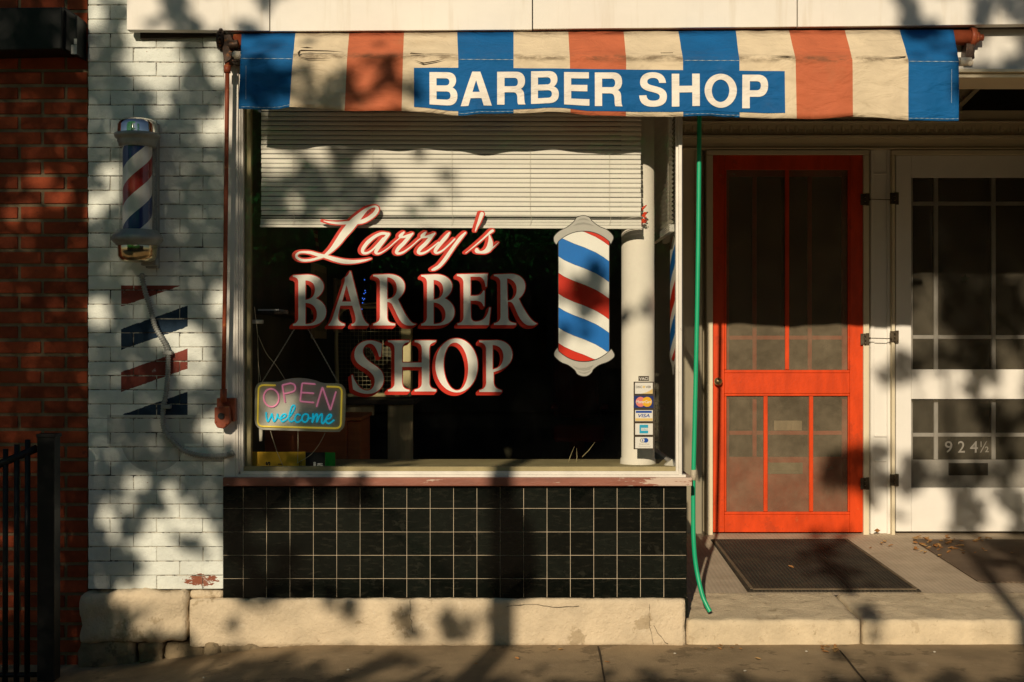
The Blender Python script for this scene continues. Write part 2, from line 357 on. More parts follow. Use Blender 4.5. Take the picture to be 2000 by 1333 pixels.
def brick_white():
    t = NT('white painted brick'); x, y, z = t.xyz()
    px = t.math('ADD', t.math('MULTIPLY', x, 400.0), 1000.0); py = t.math('SUBTRACT', 672.0, t.math('MULTIPLY', t.math('SUBTRACT', z, CZ), 400.0))
    g = t.new('ShaderNodeNewGeometry')
    c = t.scale(t.mix(0.0, (0.74,0.775,0.71), (0.74,0.775,0.71)), t.ramp(g.outputs['Random Per Island'], 0, 1, 0.93, 1.05))
    c = t.scale(c, t.ramp(t.noise(6, 6, 0.65), 0.25, 0.75, 0.9, 1.08))
    # painted-out grey patches under the stripes
    def inside(v, a, b): return t.math('MULTIPLY', t.math('GREATER_THAN', v, a), t.math('LESS_THAN', v, b))
    patch = t.math('MULTIPLY', inside(px, 209, 392), inside(py, 811, 867))
    dx = t.math('DIVIDE', t.math('SUBTRACT', px, 299), 62.0); dy = t.math('DIVIDE', t.math('SUBTRACT', py, 862), 60.0)
    disc = t.math('LESS_THAN', t.math('ADD', t.math('MULTIPLY', dx, dx), t.math('MULTIPLY', dy, dy)), 1.0)
    disc = t.math('MULTIPLY', disc, t.math('GREATER_THAN', py, 867)); patch = t.math('MAXIMUM', patch, disc)
    c = t.mix(t.math('MULTIPLY', patch, 0.8), c, (0.47, 0.48, 0.44))
    # barber stripes painted on the bricks
    w = t.math('ADD', py, t.math('MULTIPLY', t.math('SUBTRACT', px, 237.0), 0.352))
    w = t.math('ADD', w, t.math('MULTIPLY', t.math('SUBTRACT', t.noise(40, 3), 0.5), 5.0))
    box = t.math('MULTIPLY', inside(px, 236.5, 366.5), inside(py, 558, 811))
    redm = t.math('ADD', t.math('LESS_THAN', w, 599), inside(w, 727, 766)); blum = t.math('ADD', inside(w, 643, 684), t.math('GREATER_THAN', w, 811))
    wear = t.ramp(t.noise(26, 6, 0.75), 0.62, 0.68, 1, 0.55)
    c = t.mix(t.math('MULTIPLY', t.math('MULTIPLY', redm, box), wear), c, (0.21, 0.045, 0.03))
    c = t.mix(t.math('MULTIPLY', blum, box), c, (0.012, 0.032, 0.06))
    # chips: bare brick near the bottom right, dark flecks everywhere
    ex = t.math('DIVIDE', t.math('SUBTRACT', px, 392), 40.0); ey = t.math('DIVIDE', t.math('SUBTRACT', py, 1133), 16.0)
    near = t.ramp(t.math('ADD', t.math('MULTIPLY', ex, ex), t.math('MULTIPLY', ey, ey)), 0.2, 1.3, 0.24, 0.0)
    chip = t.ramp(t.math('ADD', t.noise(34, 6, 0.75, (0.7, 1, 1.6)), near), 0.66, 0.69, 0, 1); c = t.mix(chip, c, (0.26, 0.085, 0.045))
    fl = t.ramp(t.noise(75, 5, 0.75), 0.70, 0.74, 0, 0.75); c = t.mix(fl, c, (0.10, 0.085, 0.06))
    c = t.mix(t.ramp(t.noise(3, 5, 0.6, (5, 5, 0.8)), 0.58, 0.8, 0, 0.35), c, (0.42, 0.39, 0.32))
    t.L(c, t.b.inputs['Base Color']); t.b.inputs['Roughness'].default_value = 0.7; t.b.inputs['Specular IOR Level'].default_value = 0.25
    t.bump(t.math('ADD', t.noise(38, 6, 0.7), t.math('MULTIPLY', t.noise(160, 3, 0.6), 0.3)), 0.95, 0.008)
    return t.m
M['whitebrick'] = brick_white()
def white_joint():
    t = NT('painted mortar with open cracks')
    c = t.mix(t.ramp(t.noise(16, 6, 0.75), 0.40, 0.55, 1, 0), (0.50, 0.48, 0.41), (0.035, 0.028, 0.02))
    t.L(c, t.b.inputs['Base Color']); t.b.inputs['Roughness'].default_value = 0.9; t.bump(t.noise(60, 5, 0.7), 0.6, 0.004); return t.m
M['whitejoint'] = white_joint()

def ribbed(name, col, freq, ang, var=0.25, bump=0.8, dirt=None, contrast=0.45):
    t = NT(name); x, y, z = t.xyz()
    u = t.math('ADD', t.math('MULTIPLY', x, math.cos(ang)), t.math('MULTIPLY', y, math.sin(ang)))
    w = t.math('SINE', t.math('MULTIPLY', u, freq)); c = t.scale(t.mix(0.0, col, col), t.ramp(t.noise(4, 6, 0.65), 0.25, 0.75, 1 - var, 1 + var))
    c = t.scale(c, t.ramp(w, -1, 0.2, 1 - contrast, 1.0))
    if dirt: c = t.mix(t.ramp(t.noise(5, 6, 0.7), 0.45, 0.75, 0, dirt[1]), c, dirt[0])
    t.L(c, t.b.inputs['Base Color']); t.b.inputs['Roughness'].default_value = 0.85; t.b.inputs['Specular IOR Level'].default_value = 0.3
    t.bump(t.math('ADD', w, t.math('MULTIPLY', t.noise(70, 5), 0.8)), bump, 0.004); return t.m
M['mat'] = ribbed('black ribbed rubber', (0.055, 0.046, 0.032), 2*math.pi/0.021, 0.0, 0.25, 0.8, ((0.15, 0.11, 0.06), 0.35))
M['matbrown'] = ribbed('brown woven mat', (0.19, 0.135, 0.09), 2*math.pi/0.019, 0.9, 0.25, 0.8, ((0.20, 0.14, 0.08), 0.35))
M['entry'] = ribbed('ribbed beige entry tile', (0.50, 0.41, 0.30), 2*math.pi/0.024, 0.0, 0.14, 0.12, ((0.30, 0.23, 0.15), 0.45), 0.10)

# ------------------------------------------------------------------ outlines: paths, distance fields, fills
def path(d, ox=0, oy=0, sx=1, sy=1, n=8):
    """'M x,y L x,y C a b c Z' -> list of loops of points"""
    loops = []; cur = []; toks = d.replace('Z', ' Z ').split(); i = 0; cmd = None
    pt = lambda q: tuple(float(k) for k in q.split(','))
    while i < len(toks):
        k = toks[i]
        if k == 'Z':
            loops.append(cur); cur = []; i += 1; continue
        if k[0] in 'MLC': cmd = k[0]; k = k[1:]; toks[i] = k
        if cmd in 'ML': cur.append(pt(k)); i += 1
        else:
            a, b, c = pt(k), pt(toks[i+1]), pt(toks[i+2]); p0 = cur[-1]; i += 3
            for j in range(1, n + 1):
                u = j / n; w = 1 - u
                cur.append(tuple(w**3*p0[q] + 3*w*w*u*a[q] + 3*w*u*u*b[q] + u**3*c[q] for q in (0, 1)))
    return [[(ox + x * sx, oy + y * sy) for x, y in lp] for lp in loops]
def ellipse(cx, cy, rx, ry, n=40, tilt=0.0):
    c, s = math.cos(tilt), math.sin(tilt); out = []
    for k in range(n):
        a = 2*math.pi*k/n; x, y = rx*math.cos(a), ry*math.sin(a); out.append((cx + x*c - y*s, cy + x*s + y*c))
    return out
def crom(pts, n=6, closed=False):
    pts = [tuple(p) for p in pts]; N = len(pts); out = []
    for i in range(N if closed else N - 1):
        p1, p2 = pts[i], pts[(i+1) % N]; p0 = pts[i-1] if (i > 0 or closed) else p1; p3 = pts[(i+2) % N] if (i < N-2 or closed) else p2
        for j in range(n):
            u = j / n
            out.append(tuple(0.5*(2*b + (c-a)*u + (2*a-5*b+4*c-d)*u*u + (3*b-a-3*c+d)*u**3) for a, b, c, d in zip(p0, p1, p2, p3)))
    if not closed: out.append(pts[-1])
    return out
class Field:
    def __init__(s, x0, y0, x1, y1, h=0.5):
        s.x0, s.y0, s.h = x0, y0, h; s.nx = int((x1-x0)/h) + 1; s.ny = int((y1-y0)/h) + 1
        s.X, s.Y = np.meshgrid(x0 + h*np.arange(s.nx), y0 + h*np.arange(s.ny)); s.d = np.full(s.X.shape, 1e3)
    def poly(s, loops):
        dist = np.full(s.X.shape, 1e9); ins = np.zeros(s.X.shape, bool)
        for lp in loops:
            a = np.array(lp); b = np.roll(a, -1, 0)
            for (ax, ay), (bx, by) in zip(a, b):
                ex, ey = bx-ax, by-ay; L = ex*ex + ey*ey
                if L < 1e-9: continue
                t = np.clip(((s.X-ax)*ex + (s.Y-ay)*ey)/L, 0, 1); dist = np.minimum(dist, (s.X-ax-t*ex)**2 + (s.Y-ay-t*ey)**2)
                if ay != by: ins ^= ((ay > s.Y) != (by > s.Y)) & (s.X < ex*(s.Y-ay)/ey + ax)
        d = np.sqrt(dist); d[ins] *= -1; s.d = np.minimum(s.d, d); return s
    def strokes(s, pts):                     # (x, y, r)
        for x, y, r in pts:
            k = r + 14; i0 = max(0, int((x-k-s.x0)/s.h)); i1 = min(s.nx, int((x+k-s.x0)/s.h)+1); j0 = max(0, int((y-k-s.y0)/s.h)); j1 = min(s.ny, int((y+k-s.y0)/s.h)+1)
            if i1 <= i0 or j1 <= j0: continue
            q = s.d[j0:j1, i0:i1]; np.minimum(q, np.hypot(s.X[j0:j1, i0:i1]-x, s.Y[j0:j1, i0:i1]-y) - r, out=q)
        return s
    def sweep(s, vx, vy, grow):
        n = max(1, int(max(abs(vx), abs(vy))/s.h)); out = s.d.copy()
        for k in range(1, n+1):
            ix, iy = int(round(vx*k/n/s.h)), int(round(vy*k/n/s.h)); sh = np.full(s.d.shape, 1e3)
            sh[max(0, iy):s.ny+min(0, iy), max(0, ix):s.nx+min(0, ix)] = s.d[max(0, -iy):s.ny-max(0, iy), max(0, -ix):s.nx-max(0, ix)]
            out = np.minimum(out, sh)
        return out - grow
    def contours(s, d, tol=0.12):
        segs = {}; E = lambda i, j, v: (i, j, v)
        ins = d < 0; act = np.argwhere((ins[:-1, :-1] != ins[1:, :-1]) | (ins[:-1, :-1] != ins[:-1, 1:]) | (ins[:-1, :-1] != ins[1:, 1:]))
        pts = {}
        def cross(i, j, v):
            k = (i, j, v)
            if k not in pts:
                a = d[j, i]; b = d[j, i+1] if v == 0 else d[j+1, i]; t = a/(a-b)
                pts[k] = (s.x0+(i+(t if v == 0 else 0))*s.h, s.y0+(j+(t if v == 1 else 0))*s.h)
            return k
        for j, i in act:
            j, i = int(j), int(i); c = [ins[j, i], ins[j, i+1], ins[j+1, i+1], ins[j+1, i]]
            ed = [(i, j, 0), (i+1, j, 1), (i, j+1, 0), (i, j, 1)]; cr = [e for e, (p, q) in zip(ed, ((0, 1), (1, 2), (2, 3), (3, 0))) if c[p] != c[q]]
            for e in cr: cross(*e)
            prs = [(cr[0], cr[1])] if len(cr) == 2 else [(cr[0], cr[1]), (cr[2], cr[3])] if c[0] == False else [(cr[0], cr[3]), (cr[1], cr[2])]
            for p, q in prs: segs.setdefault(p, []).append(q); segs.setdefault(q, []).append(p)
        loops = []; seen = set()
        for st in segs:
            if st in seen: continue
            lp = [st]; seen.add(st); cur = st
            while True:
                nx = [q for q in segs[cur] if q not in seen]
                if not nx: break
                cur = nx[0]; seen.add(cur); lp.append(cur)
            if len(lp) > 6: loops.append(simplify([pts[k] for k in lp], tol))
        return loops
def simplify(p, tol):
    a = np.array(p); h = len(a)//2; keep = np.zeros(len(a), bool); keep[[0, h, len(a)-1]] = True; st = [(0, h), (h, len(a)-1)]
    while st:
        i, j = st.pop()
        if j - i < 2: continue
        q = a[i+1:j]; e = a[j]-a[i]; L = math.hypot(*e)
        d = np.abs((q[:, 0]-a[i, 0])*e[1]-(q[:, 1]-a[i, 1])*e[0])/L if L > 1e-9 else np.hypot(*(q-a[i]).T)
        k = int(d.argmax())
        if d[k] > tol: keep[i+1+k] = True; st += [(i, i+1+k), (i+1+k, j)]
    return [tuple(x) for x in a[keep]]
def eval_curve(cu):
    o = bpy.data.objects.new('tmp', cu); COL.objects.link(o); bpy.context.view_layer.update()
    dg = bpy.context.evaluated_depsgraph_get(); me = bpy.data.meshes.new_from_object(o.evaluated_get(dg))
    vs = [tuple(v.co) for v in me.vertices]; fs = [list(p.vertices) for p in me.polygons]
    bpy.data.meshes.remove(me); bpy.data.objects.remove(o); bpy.data.curves.remove(cu); return vs, fs
def fill(loops):
    cu = bpy.data.curves.new('tmp', 'CURVE'); cu.dimensions = '2D'; cu.fill_mode = 'BOTH'
    for lp in loops:
        sp = cu.splines.new('POLY'); sp.points.add(len(lp)-1); sp.use_cyclic_u = True
        for q, (x, y) in zip(sp.points, lp): q.co = (x, -y, 0, 1)
    vs, fs = eval_curve(cu); return [(x, -y) for x, y, z in vs], fs
def text(body, x0, x1, y0, y1, bold=0.0, shear=0.0, rot=0.0):
    """letters fitted into a photo rectangle -> 2D verts, faces"""
    cu = bpy.data.curves.new('tmp', 'FONT'); cu.body = body; cu.size = 1; cu.offset = bold; cu.shear = shear; cu.resolution_u = 6; cu.fill_mode = 'FRONT'
    vs, fs = eval_curve(cu); a = np.array(vs)[:, :2]
    if rot: c, s = math.cos(rot), math.sin(rot); a = np.stack([a[:, 0]*c - a[:, 1]*s, a[:, 0]*s + a[:, 1]*c], 1)
    lo, hi = a.min(0), a.max(0)
    return [(x0 + (x-lo[0])/(hi[0]-lo[0])*(x1-x0), y1 - (y-lo[1])/(hi[1]-lo[1])*(y1-y0)) for x, y in a], fs
def flat(mb, shape, Y, mi=0, fn=None, thick=0.0):
    vs, fs = shape; pts = [fn(x, y) if fn else P(x, y, Y) for x, y in vs]; mb.add(pts, fs, mi); return mb
def rect(x0, x1, y0, y1): return [(x0, y0), (x1, y0), (x1, y1), (x0, y1)], [(0, 1, 2, 3)]

# ================================================================== ground
def gz(x):                                                   # the pavement falls away a little to the left
    t = min(1, max(0, (-0.9 - x) / 1.3)); return -0.11 * t * t * (3 - 2 * t)
g = MB(); xs = [-60, -30, -12] + [-8 + 0.25*i for i in range(65)] + [12, 30, 60]; ys = [-9.0, -6, -4, -3] + [-2.5 + 0.125*i for i in range(22)]
vs_ = [(x, y, gz(x) + 0.004*noise.noise(Vector((x*1.3, y*1.3, 0)))) for y in ys for x in xs]; nx = len(xs)
g.add(vs_, [(j*nx+i, j*nx+i+1, (j+1)*nx+i+1, (j+1)*nx+i) for j in range(len(ys)-1) for i in range(nx-1)], 0, True)
g.box(-60, 60, -9.15, -9.0, -0.3, 0.0, 0)
tag(g.build('sidewalk', M['walk']), kind='structure')
g = MB(); g.add([(-300, -19, -0.15), (300, -19, -0.15), (300, -9.1, -0.15), (-300, -9.1, -0.15)], [(0, 1, 2, 3)]); tag(g.build('road', M['asphalt']), kind='structure')
g = MB(); g.add([(-300, -300, -0.16), (300, -300, -0.16), (300, 300, -0.16), (-300, 300, -0.16)], [(0, 1, 2, 3)]); tag(g.build('ground', M['walk']), kind='structure')
# joints in the pavement: narrow grooves filled with dirt
def groove(pts, w, dz=0.004):
    m_ = MB(); L = []
    for px, py in pts:
        Y = F*(CZ - 0.0)/(py - HZ) + CY; L.append(Vector((PX(px, Y), Y, 0.0)))
    vs = []
    for i, p in enumerate(L):
        ww = w * (0.6 + 0.8*abs(noise.noise(Vector((i*1.7, px*0.01, 3)))))
        vs += [(p.x - ww, p.y, gz(p.x) + dz), (p.x + ww, p.y, gz(p.x) + dz)]
    m_.add(vs, [(2*i, 2*i+1, 2*i+3, 2*i+2) for i in range(len(L)-1)]); return m_
g = MB()
for pts, w in (([(1168,1264),(1171,1275),(1174,1290),(1177,1310),(1181,1333),(1186,1370)], 0.006), ([(1640,1272),(1655,1290),(1672,1312),(1690,1333),(1715,1370)], 0.006)):
    q = groove(pts, w); g.add(q.v, q.f)
tag(g.build('pavement_joint', M['crack']), kind='structure')

def zfloor(Y): return 0.115 + 0.0555 * Y
def fpt(px, py, dz=0.0):                                     # photo point on the sloping entry floor
    k = py - HZ; Y = (F*1.35 + CY*k) / (k + 0.0555*F); return Vector((PX(px, Y), Y, zfloor(Y) + dz))
g = MB(); g.add([(0.83, 0.5, zfloor(0.5)), (3.6, 0.5, zfloor(0.5)), (3.6, 2.25, zfloor(2.25)), (0.83, 2.25, zfloor(2.25))], [(0, 1, 2, 3)])
tag(g.build('entry_floor', M['entry']), kind='structure')

# ================================================================== barber shop building
B = empty('barber_shop_building', (-0.3, 0, 0), 'old storefront of white painted brick with black tiled base, big shop window and recessed doors', 'building')

def rock(name, x0, x1, y0, y1, z0, z1, m, parent, seed, amp=0.012, step=0.035, rnd=0.02, topfn=None):
    mb = MB(); nx = max(3, int((x1-x0)/step)); ny = max(3, int((y1-y0)/step)); nz = max(3, int((z1-z0)/step)); vs = {}; idx = {}
    def vert(i, j, k):
        key = (i, j, k)
        if key in idx: return idx[key]
        u, v, w = i/nx, j/ny, k/nz; p = Vector((x0+(x1-x0)*u, y0+(y1-y0)*v, z0+(z1-z0)*w))
        for ax, (t, L) in enumerate(((u, x1-x0), (v, y1-y0), (w, z1-z0))):
            pass
        c = Vector(((x0+x1)/2, (y0+y1)/2, (z0+z1)/2)); q = p.copy()
        inn = Vector((min(max(p.x, x0+rnd), x1-rnd), min(max(p.y, y0+rnd), y1-rnd), min(max(p.z, z0+rnd), z1-rnd)))
        d = p - inn
        if d.length > 1e-6: q = inn + d.normalized()*min(d.length, rnd)
        n = noise.fractal(q*9 + Vector((seed*7.1, 0, 0)), 0.8, 2.1, 4); nn = (q - inn).normalized() if d.length > 1e-6 else Vector((0, -1, 0))
        q += nn * n * amp
        if topfn: q.z += topfn(q.x, q.y) * w
        idx[key] = len(mb.v); mb.v.append(tuple(q)); return idx[key]
    def face(a, b, c, d): mb.f.append([vert(*a), vert(*b), vert(*c), vert(*d)]); mb.m.append(0); mb.sm.append(True)
    for i in range(nx):
        for k in range(nz): face((i,0,k),(i+1,0,k),(i+1,0,k+1),(i,0,k+1)); face((i,ny,k),(i,ny,k+1),(i+1,ny,k+1),(i+1,ny,k))
        for j in range(ny): face((i,j,0),(i,j+1,0),(i+1,j+1,0),(i+1,j,0)); face((i,j,nz),(i+1,j,nz),(i+1,j+1,nz),(i,j+1,nz))
    for j in range(ny):
        for k in range(nz): face((0,j,k),(0,j,k+1),(0,j+1,k+1),(0,j+1,k)); face((nx,j,k),(nx,j+1,k),(nx,j+1,k+1),(nx,j,k+1))
    return mb.build(name, m, parent)

def bricks(mb, x0, x1, z0, z1, Y, course, length, gapz, gapx, dep, jit, mi, off=0.0, half_at=0.0):
    n = int(math.ceil((z1-z0)/course))
    for r in range(n):
        a = z1 - (r+1)*course + gapz/2; b = z1 - r*course - gapz/2
        if b <= z0: break
        a = max(a, z0)
        x = x0 - (length/2 if r % 2 else 0) + off
        while x < x1:
            l, rr = max(x0, x + gapx/2), min(x1, x + length - gapx/2)
            if rr - l > 0.02:
                j = lambda s: (random.random()-0.5)*s
                d = Y + j(jit); c = [(l+j(jit), d, a+j(jit)), (rr+j(jit), d+j(jit), a+j(jit)), (rr+j(jit), d, b+j(jit)), (l+j(jit), d+j(jit), b+j(jit))]
                mb.add(c + [(p[0], Y+dep, p[2]) for p in c], [(0,1,2,3),(0,4,5,1),(1,5,6,2),(2,6,7,3),(3,7,4,0)], mi)
            x += length
zc = 27.85/400
m_ = MB(); bricks(m_, PX(172), PX(437), PZ(1152), PZ(1152)+52*zc, 0.0, zc, 0.226, 0.0042, 0.0032, 0.05, 0.0036, 0, off=-0.005)
m_.box(PX(173), PX(436), 0.0045, 0.25, PZ(1151), PZ(1152)+52*zc-0.005, 1)
pier = m_.build('brick_pier', [M['whitebrick'], M['whitejoint']], B, bevel=0.0035, seg=2); tag(pier, 'white painted brick pier with faded red and blue stripes')

# foundation
rock('foundation_stone', PX(160), PX(369), -0.045, 0.2, PZ(1252), PZ(1153), M['stone'], B, 1, 0.022, 0.025, 0.03)
rock('foundation_stone', PX(371), PX(1338), -0.03, 0.3, PZ(1262), PZ(1168.5), M['stone'], B, 2, 0.008, 0.022, 0.014)
rock('foundation_stone', PX(371), PX(436), 0.0, 0.2, PZ(1169), PZ(1154), M['stone'], B, 12, 0.004, 0.02, 0.008)
rx = [(158,268,1250,1300),(270,322,1255,1292),(324,398,1258,1296),(400,430,1256,1280),(430,520,1256,1298),(522,600,1262,1285)]
for i, (a, b, c, d) in enumerate(rx):
    rock('rubble_stone', PX(a), PX(b), -0.035+0.012*(i % 3), 0.15, PZ(d)-0.03, PZ(c)+0.008, M['stonedark'] if i == 3 else M['stonedark'], B, 20+i, 0.02, 0.02, 0.025)
rock('rubble_stone', PX(262), PX(352), -0.06, 0.1, PZ(1306)-0.03, PZ(1292), M['rust'], B, 31, 0.014, 0.02, 0.02)
def crackline(pts, Y, w=0.0012):
    m2 = MB(); q = [P(a, b, Y) for a, b in pts]; vs = []
    for i, p in enumerate(q):
        ww = w*(0.5 + abs(noise.noise(Vector((p.x*30, p.z*30, i))))*1.6); vs += [(p.x-ww*0.6, p.y, p.z-ww), (p.x+ww*0.6, p.y, p.z+ww)]
    m2.add(vs, [(2*i, 2*i+1, 2*i+3, 2*i+2) for i in range(len(q)-1)]); return m2
ck = MB()
def jag(pts, n=4, a=2.0):
    out = []
    for (x0, y0), (x1, y1) in zip(pts, pts[1:]):
        for k in range(n): t = k/n; out.append((x0+(x1-x0)*t + random.uniform(-a, a), y0+(y1-y0)*t + random.uniform(-a, a)))
    return out + [pts[-1]]
for pts in (jag([(800,1168),(801,1200),(806,1237)], 5), jag([(1270,1182),(1268,1215),(1276,1258)], 5), jag([(1278,1222),(1290,1245),(1305,1258)], 3), jag([(990,1185),(1040,1180),(1080,1186),(1130,1184)], 4, 1.5)):
    q = crackline(pts, -0.0365); ck.add(q.v, q.f)
build_split(ck, 'crack', M['crack'], B)

# front steps: two worn stones
for a, b, s_, lab in ((1341, 1681, 3, 'worn pale stone step in front of the red door, green tube ending above it'), (1685, 2364, 4, 'worn pale stone step in front of the white door, right of the joint')):
    o = rock('stone_step', PX(a), PX(b), -0.012, 0.56, -0.12, 0.115, M['step'], None, s_, 0.0065, 0.022, 0.016, topfn=lambda x, y: 0.0555*max(0, y) + 0.003)
    tag(o, lab, 'step', 'stone steps along the entry')

# tile base
t0, tt = 1168, 45.4
m_ = MB(); cols = [435.5] + [475.2 + 45.62*i for i in range(20)]; cols = [c for c in cols if c < 1335] + [1341.5]; rows = [950.5, 993.2, 1039.2, 1084.8, 1130.2, 1168]
for a, b in zip(cols, cols[1:]):
    for c, d in zip(rows, rows[1:]):
        e = 0.0008*random.random(); m_.box(PX(a)+0.0011, PX(b)-0.0011, -0.004-e, 0.012, PZ(d)+0.0011, PZ(c)-0.0011, 0)
        for k in range(8): x_, y_, z_ = m_.v[-8+k]; m_.v[-8+k] = (x_, y_ + (random.uniform(-0.0006, 0.0006) if y_ < 0 else 0), z_)
sidez = [PZ(r) for r in rows]; yy = 0.016
while yy < 2.1:
    for a, b in zip(sidez, sidez[1:]): m_.box(0.845, 0.8545, yy+0.0015, yy+0.1125, b+0.0015, a-0.0015, 0)
    yy += 0.114
m_.box(PX(437), PX(1340), -0.0015, 0.05, PZ(1167), PZ(951), 1); m_.box(0.80, 0.852, 0.051, 2.16, PZ(1167), PZ(951), 1)
m_.build('tile_base', [M['tile'], M['grout']], B, bevel=0.0008, seg=1)
m_ = MB(); m_.pbox(1338, 1343.5, 1168.5, 1204, -0.002, 0.03); m_.box(0.80, 0.851, 0.03, 2.16, zfloor(0)-0.05, PZ(1168.6)); m_.build('base_trim', M['tile'], B, bevel=0.001, seg=1)

# window sill, frame, glass
m_ = MB(); m_.pbox(435, 1352, 933.5, 950, -0.045, 0.10); m_.box(0.83, 0.888, 0.056, 2.15, PZ(949.5), PZ(934)); tag(m_.build('window_sill', M['sill'], B, bevel=0.004), 'worn brown red wooden window sill')
m_ = MB(); m_.pbox(437, 460, 118, 947, -0.012, 0.06); m_.pbox(437, 1342, 60, 122, -0.006, 0.06); m_.build('window_board', M['paint'], B, bevel=0.003)
GY = 0.03
wf = MB()
for a, b, c, d, Y, dep in ((460, 465.5, 118, 932, -0.014, 0.05), (466, 470, 122, 928, -0.004, 0.04), (470.5, 475, 126, 922, 0.004, 0.03),
                           (460.2, 1340, 927.5, 933, -0.016, 0.06), (466, 1331, 921, 927, -0.004, 0.04), 
                           (1320, 1325, 122, 926.5, 0.003, 0.03), (1325.5, 1332, 122, 930, -0.012, 0.05), (460, 1332, 118, 126, -0.010, 0.05)):
    wf.pbox(a, b, c, d, Y, dep)
WF = wf.build('window_frame', M['alu'], B, bevel=0.0015, seg=2)
m_ = MB(); m_.pbox(474, 1321, 124, 914, GY, 0.004); m_.build('window_pane', M['glass'], WF)
m_ = MB(); m_.pbox(474, 1322, 912, 920.5, 0.012, 0.03); m_.build('glazing_bead', M['olive'], WF, bevel=0.002)
# side window of the bay along the recess
sx = 0.826
m_ = MB()
for y0, y1 in ((2.08, 2.16), (0.034, 0.05)): m_.box(sx-0.02, sx+0.012, y0, y1, PZ(934)+0.002, 2.85)
m_.box(sx-0.02, sx+0.012, 0.051, 2.079, PZ(934)+0.002, PZ(915)); m_.box(sx-0.02, sx+0.012, 0.051, 2.079, 2.80, 2.85)
SF = m_.build('side_window_frame', M['alu'], B, bevel=0.002)
m_ = MB(); m_.box(sx-0.002, sx+0.002, 0.05, 2.08, PZ(916), 2.805); m_.build('side_window_pane', M['glass'], SF)

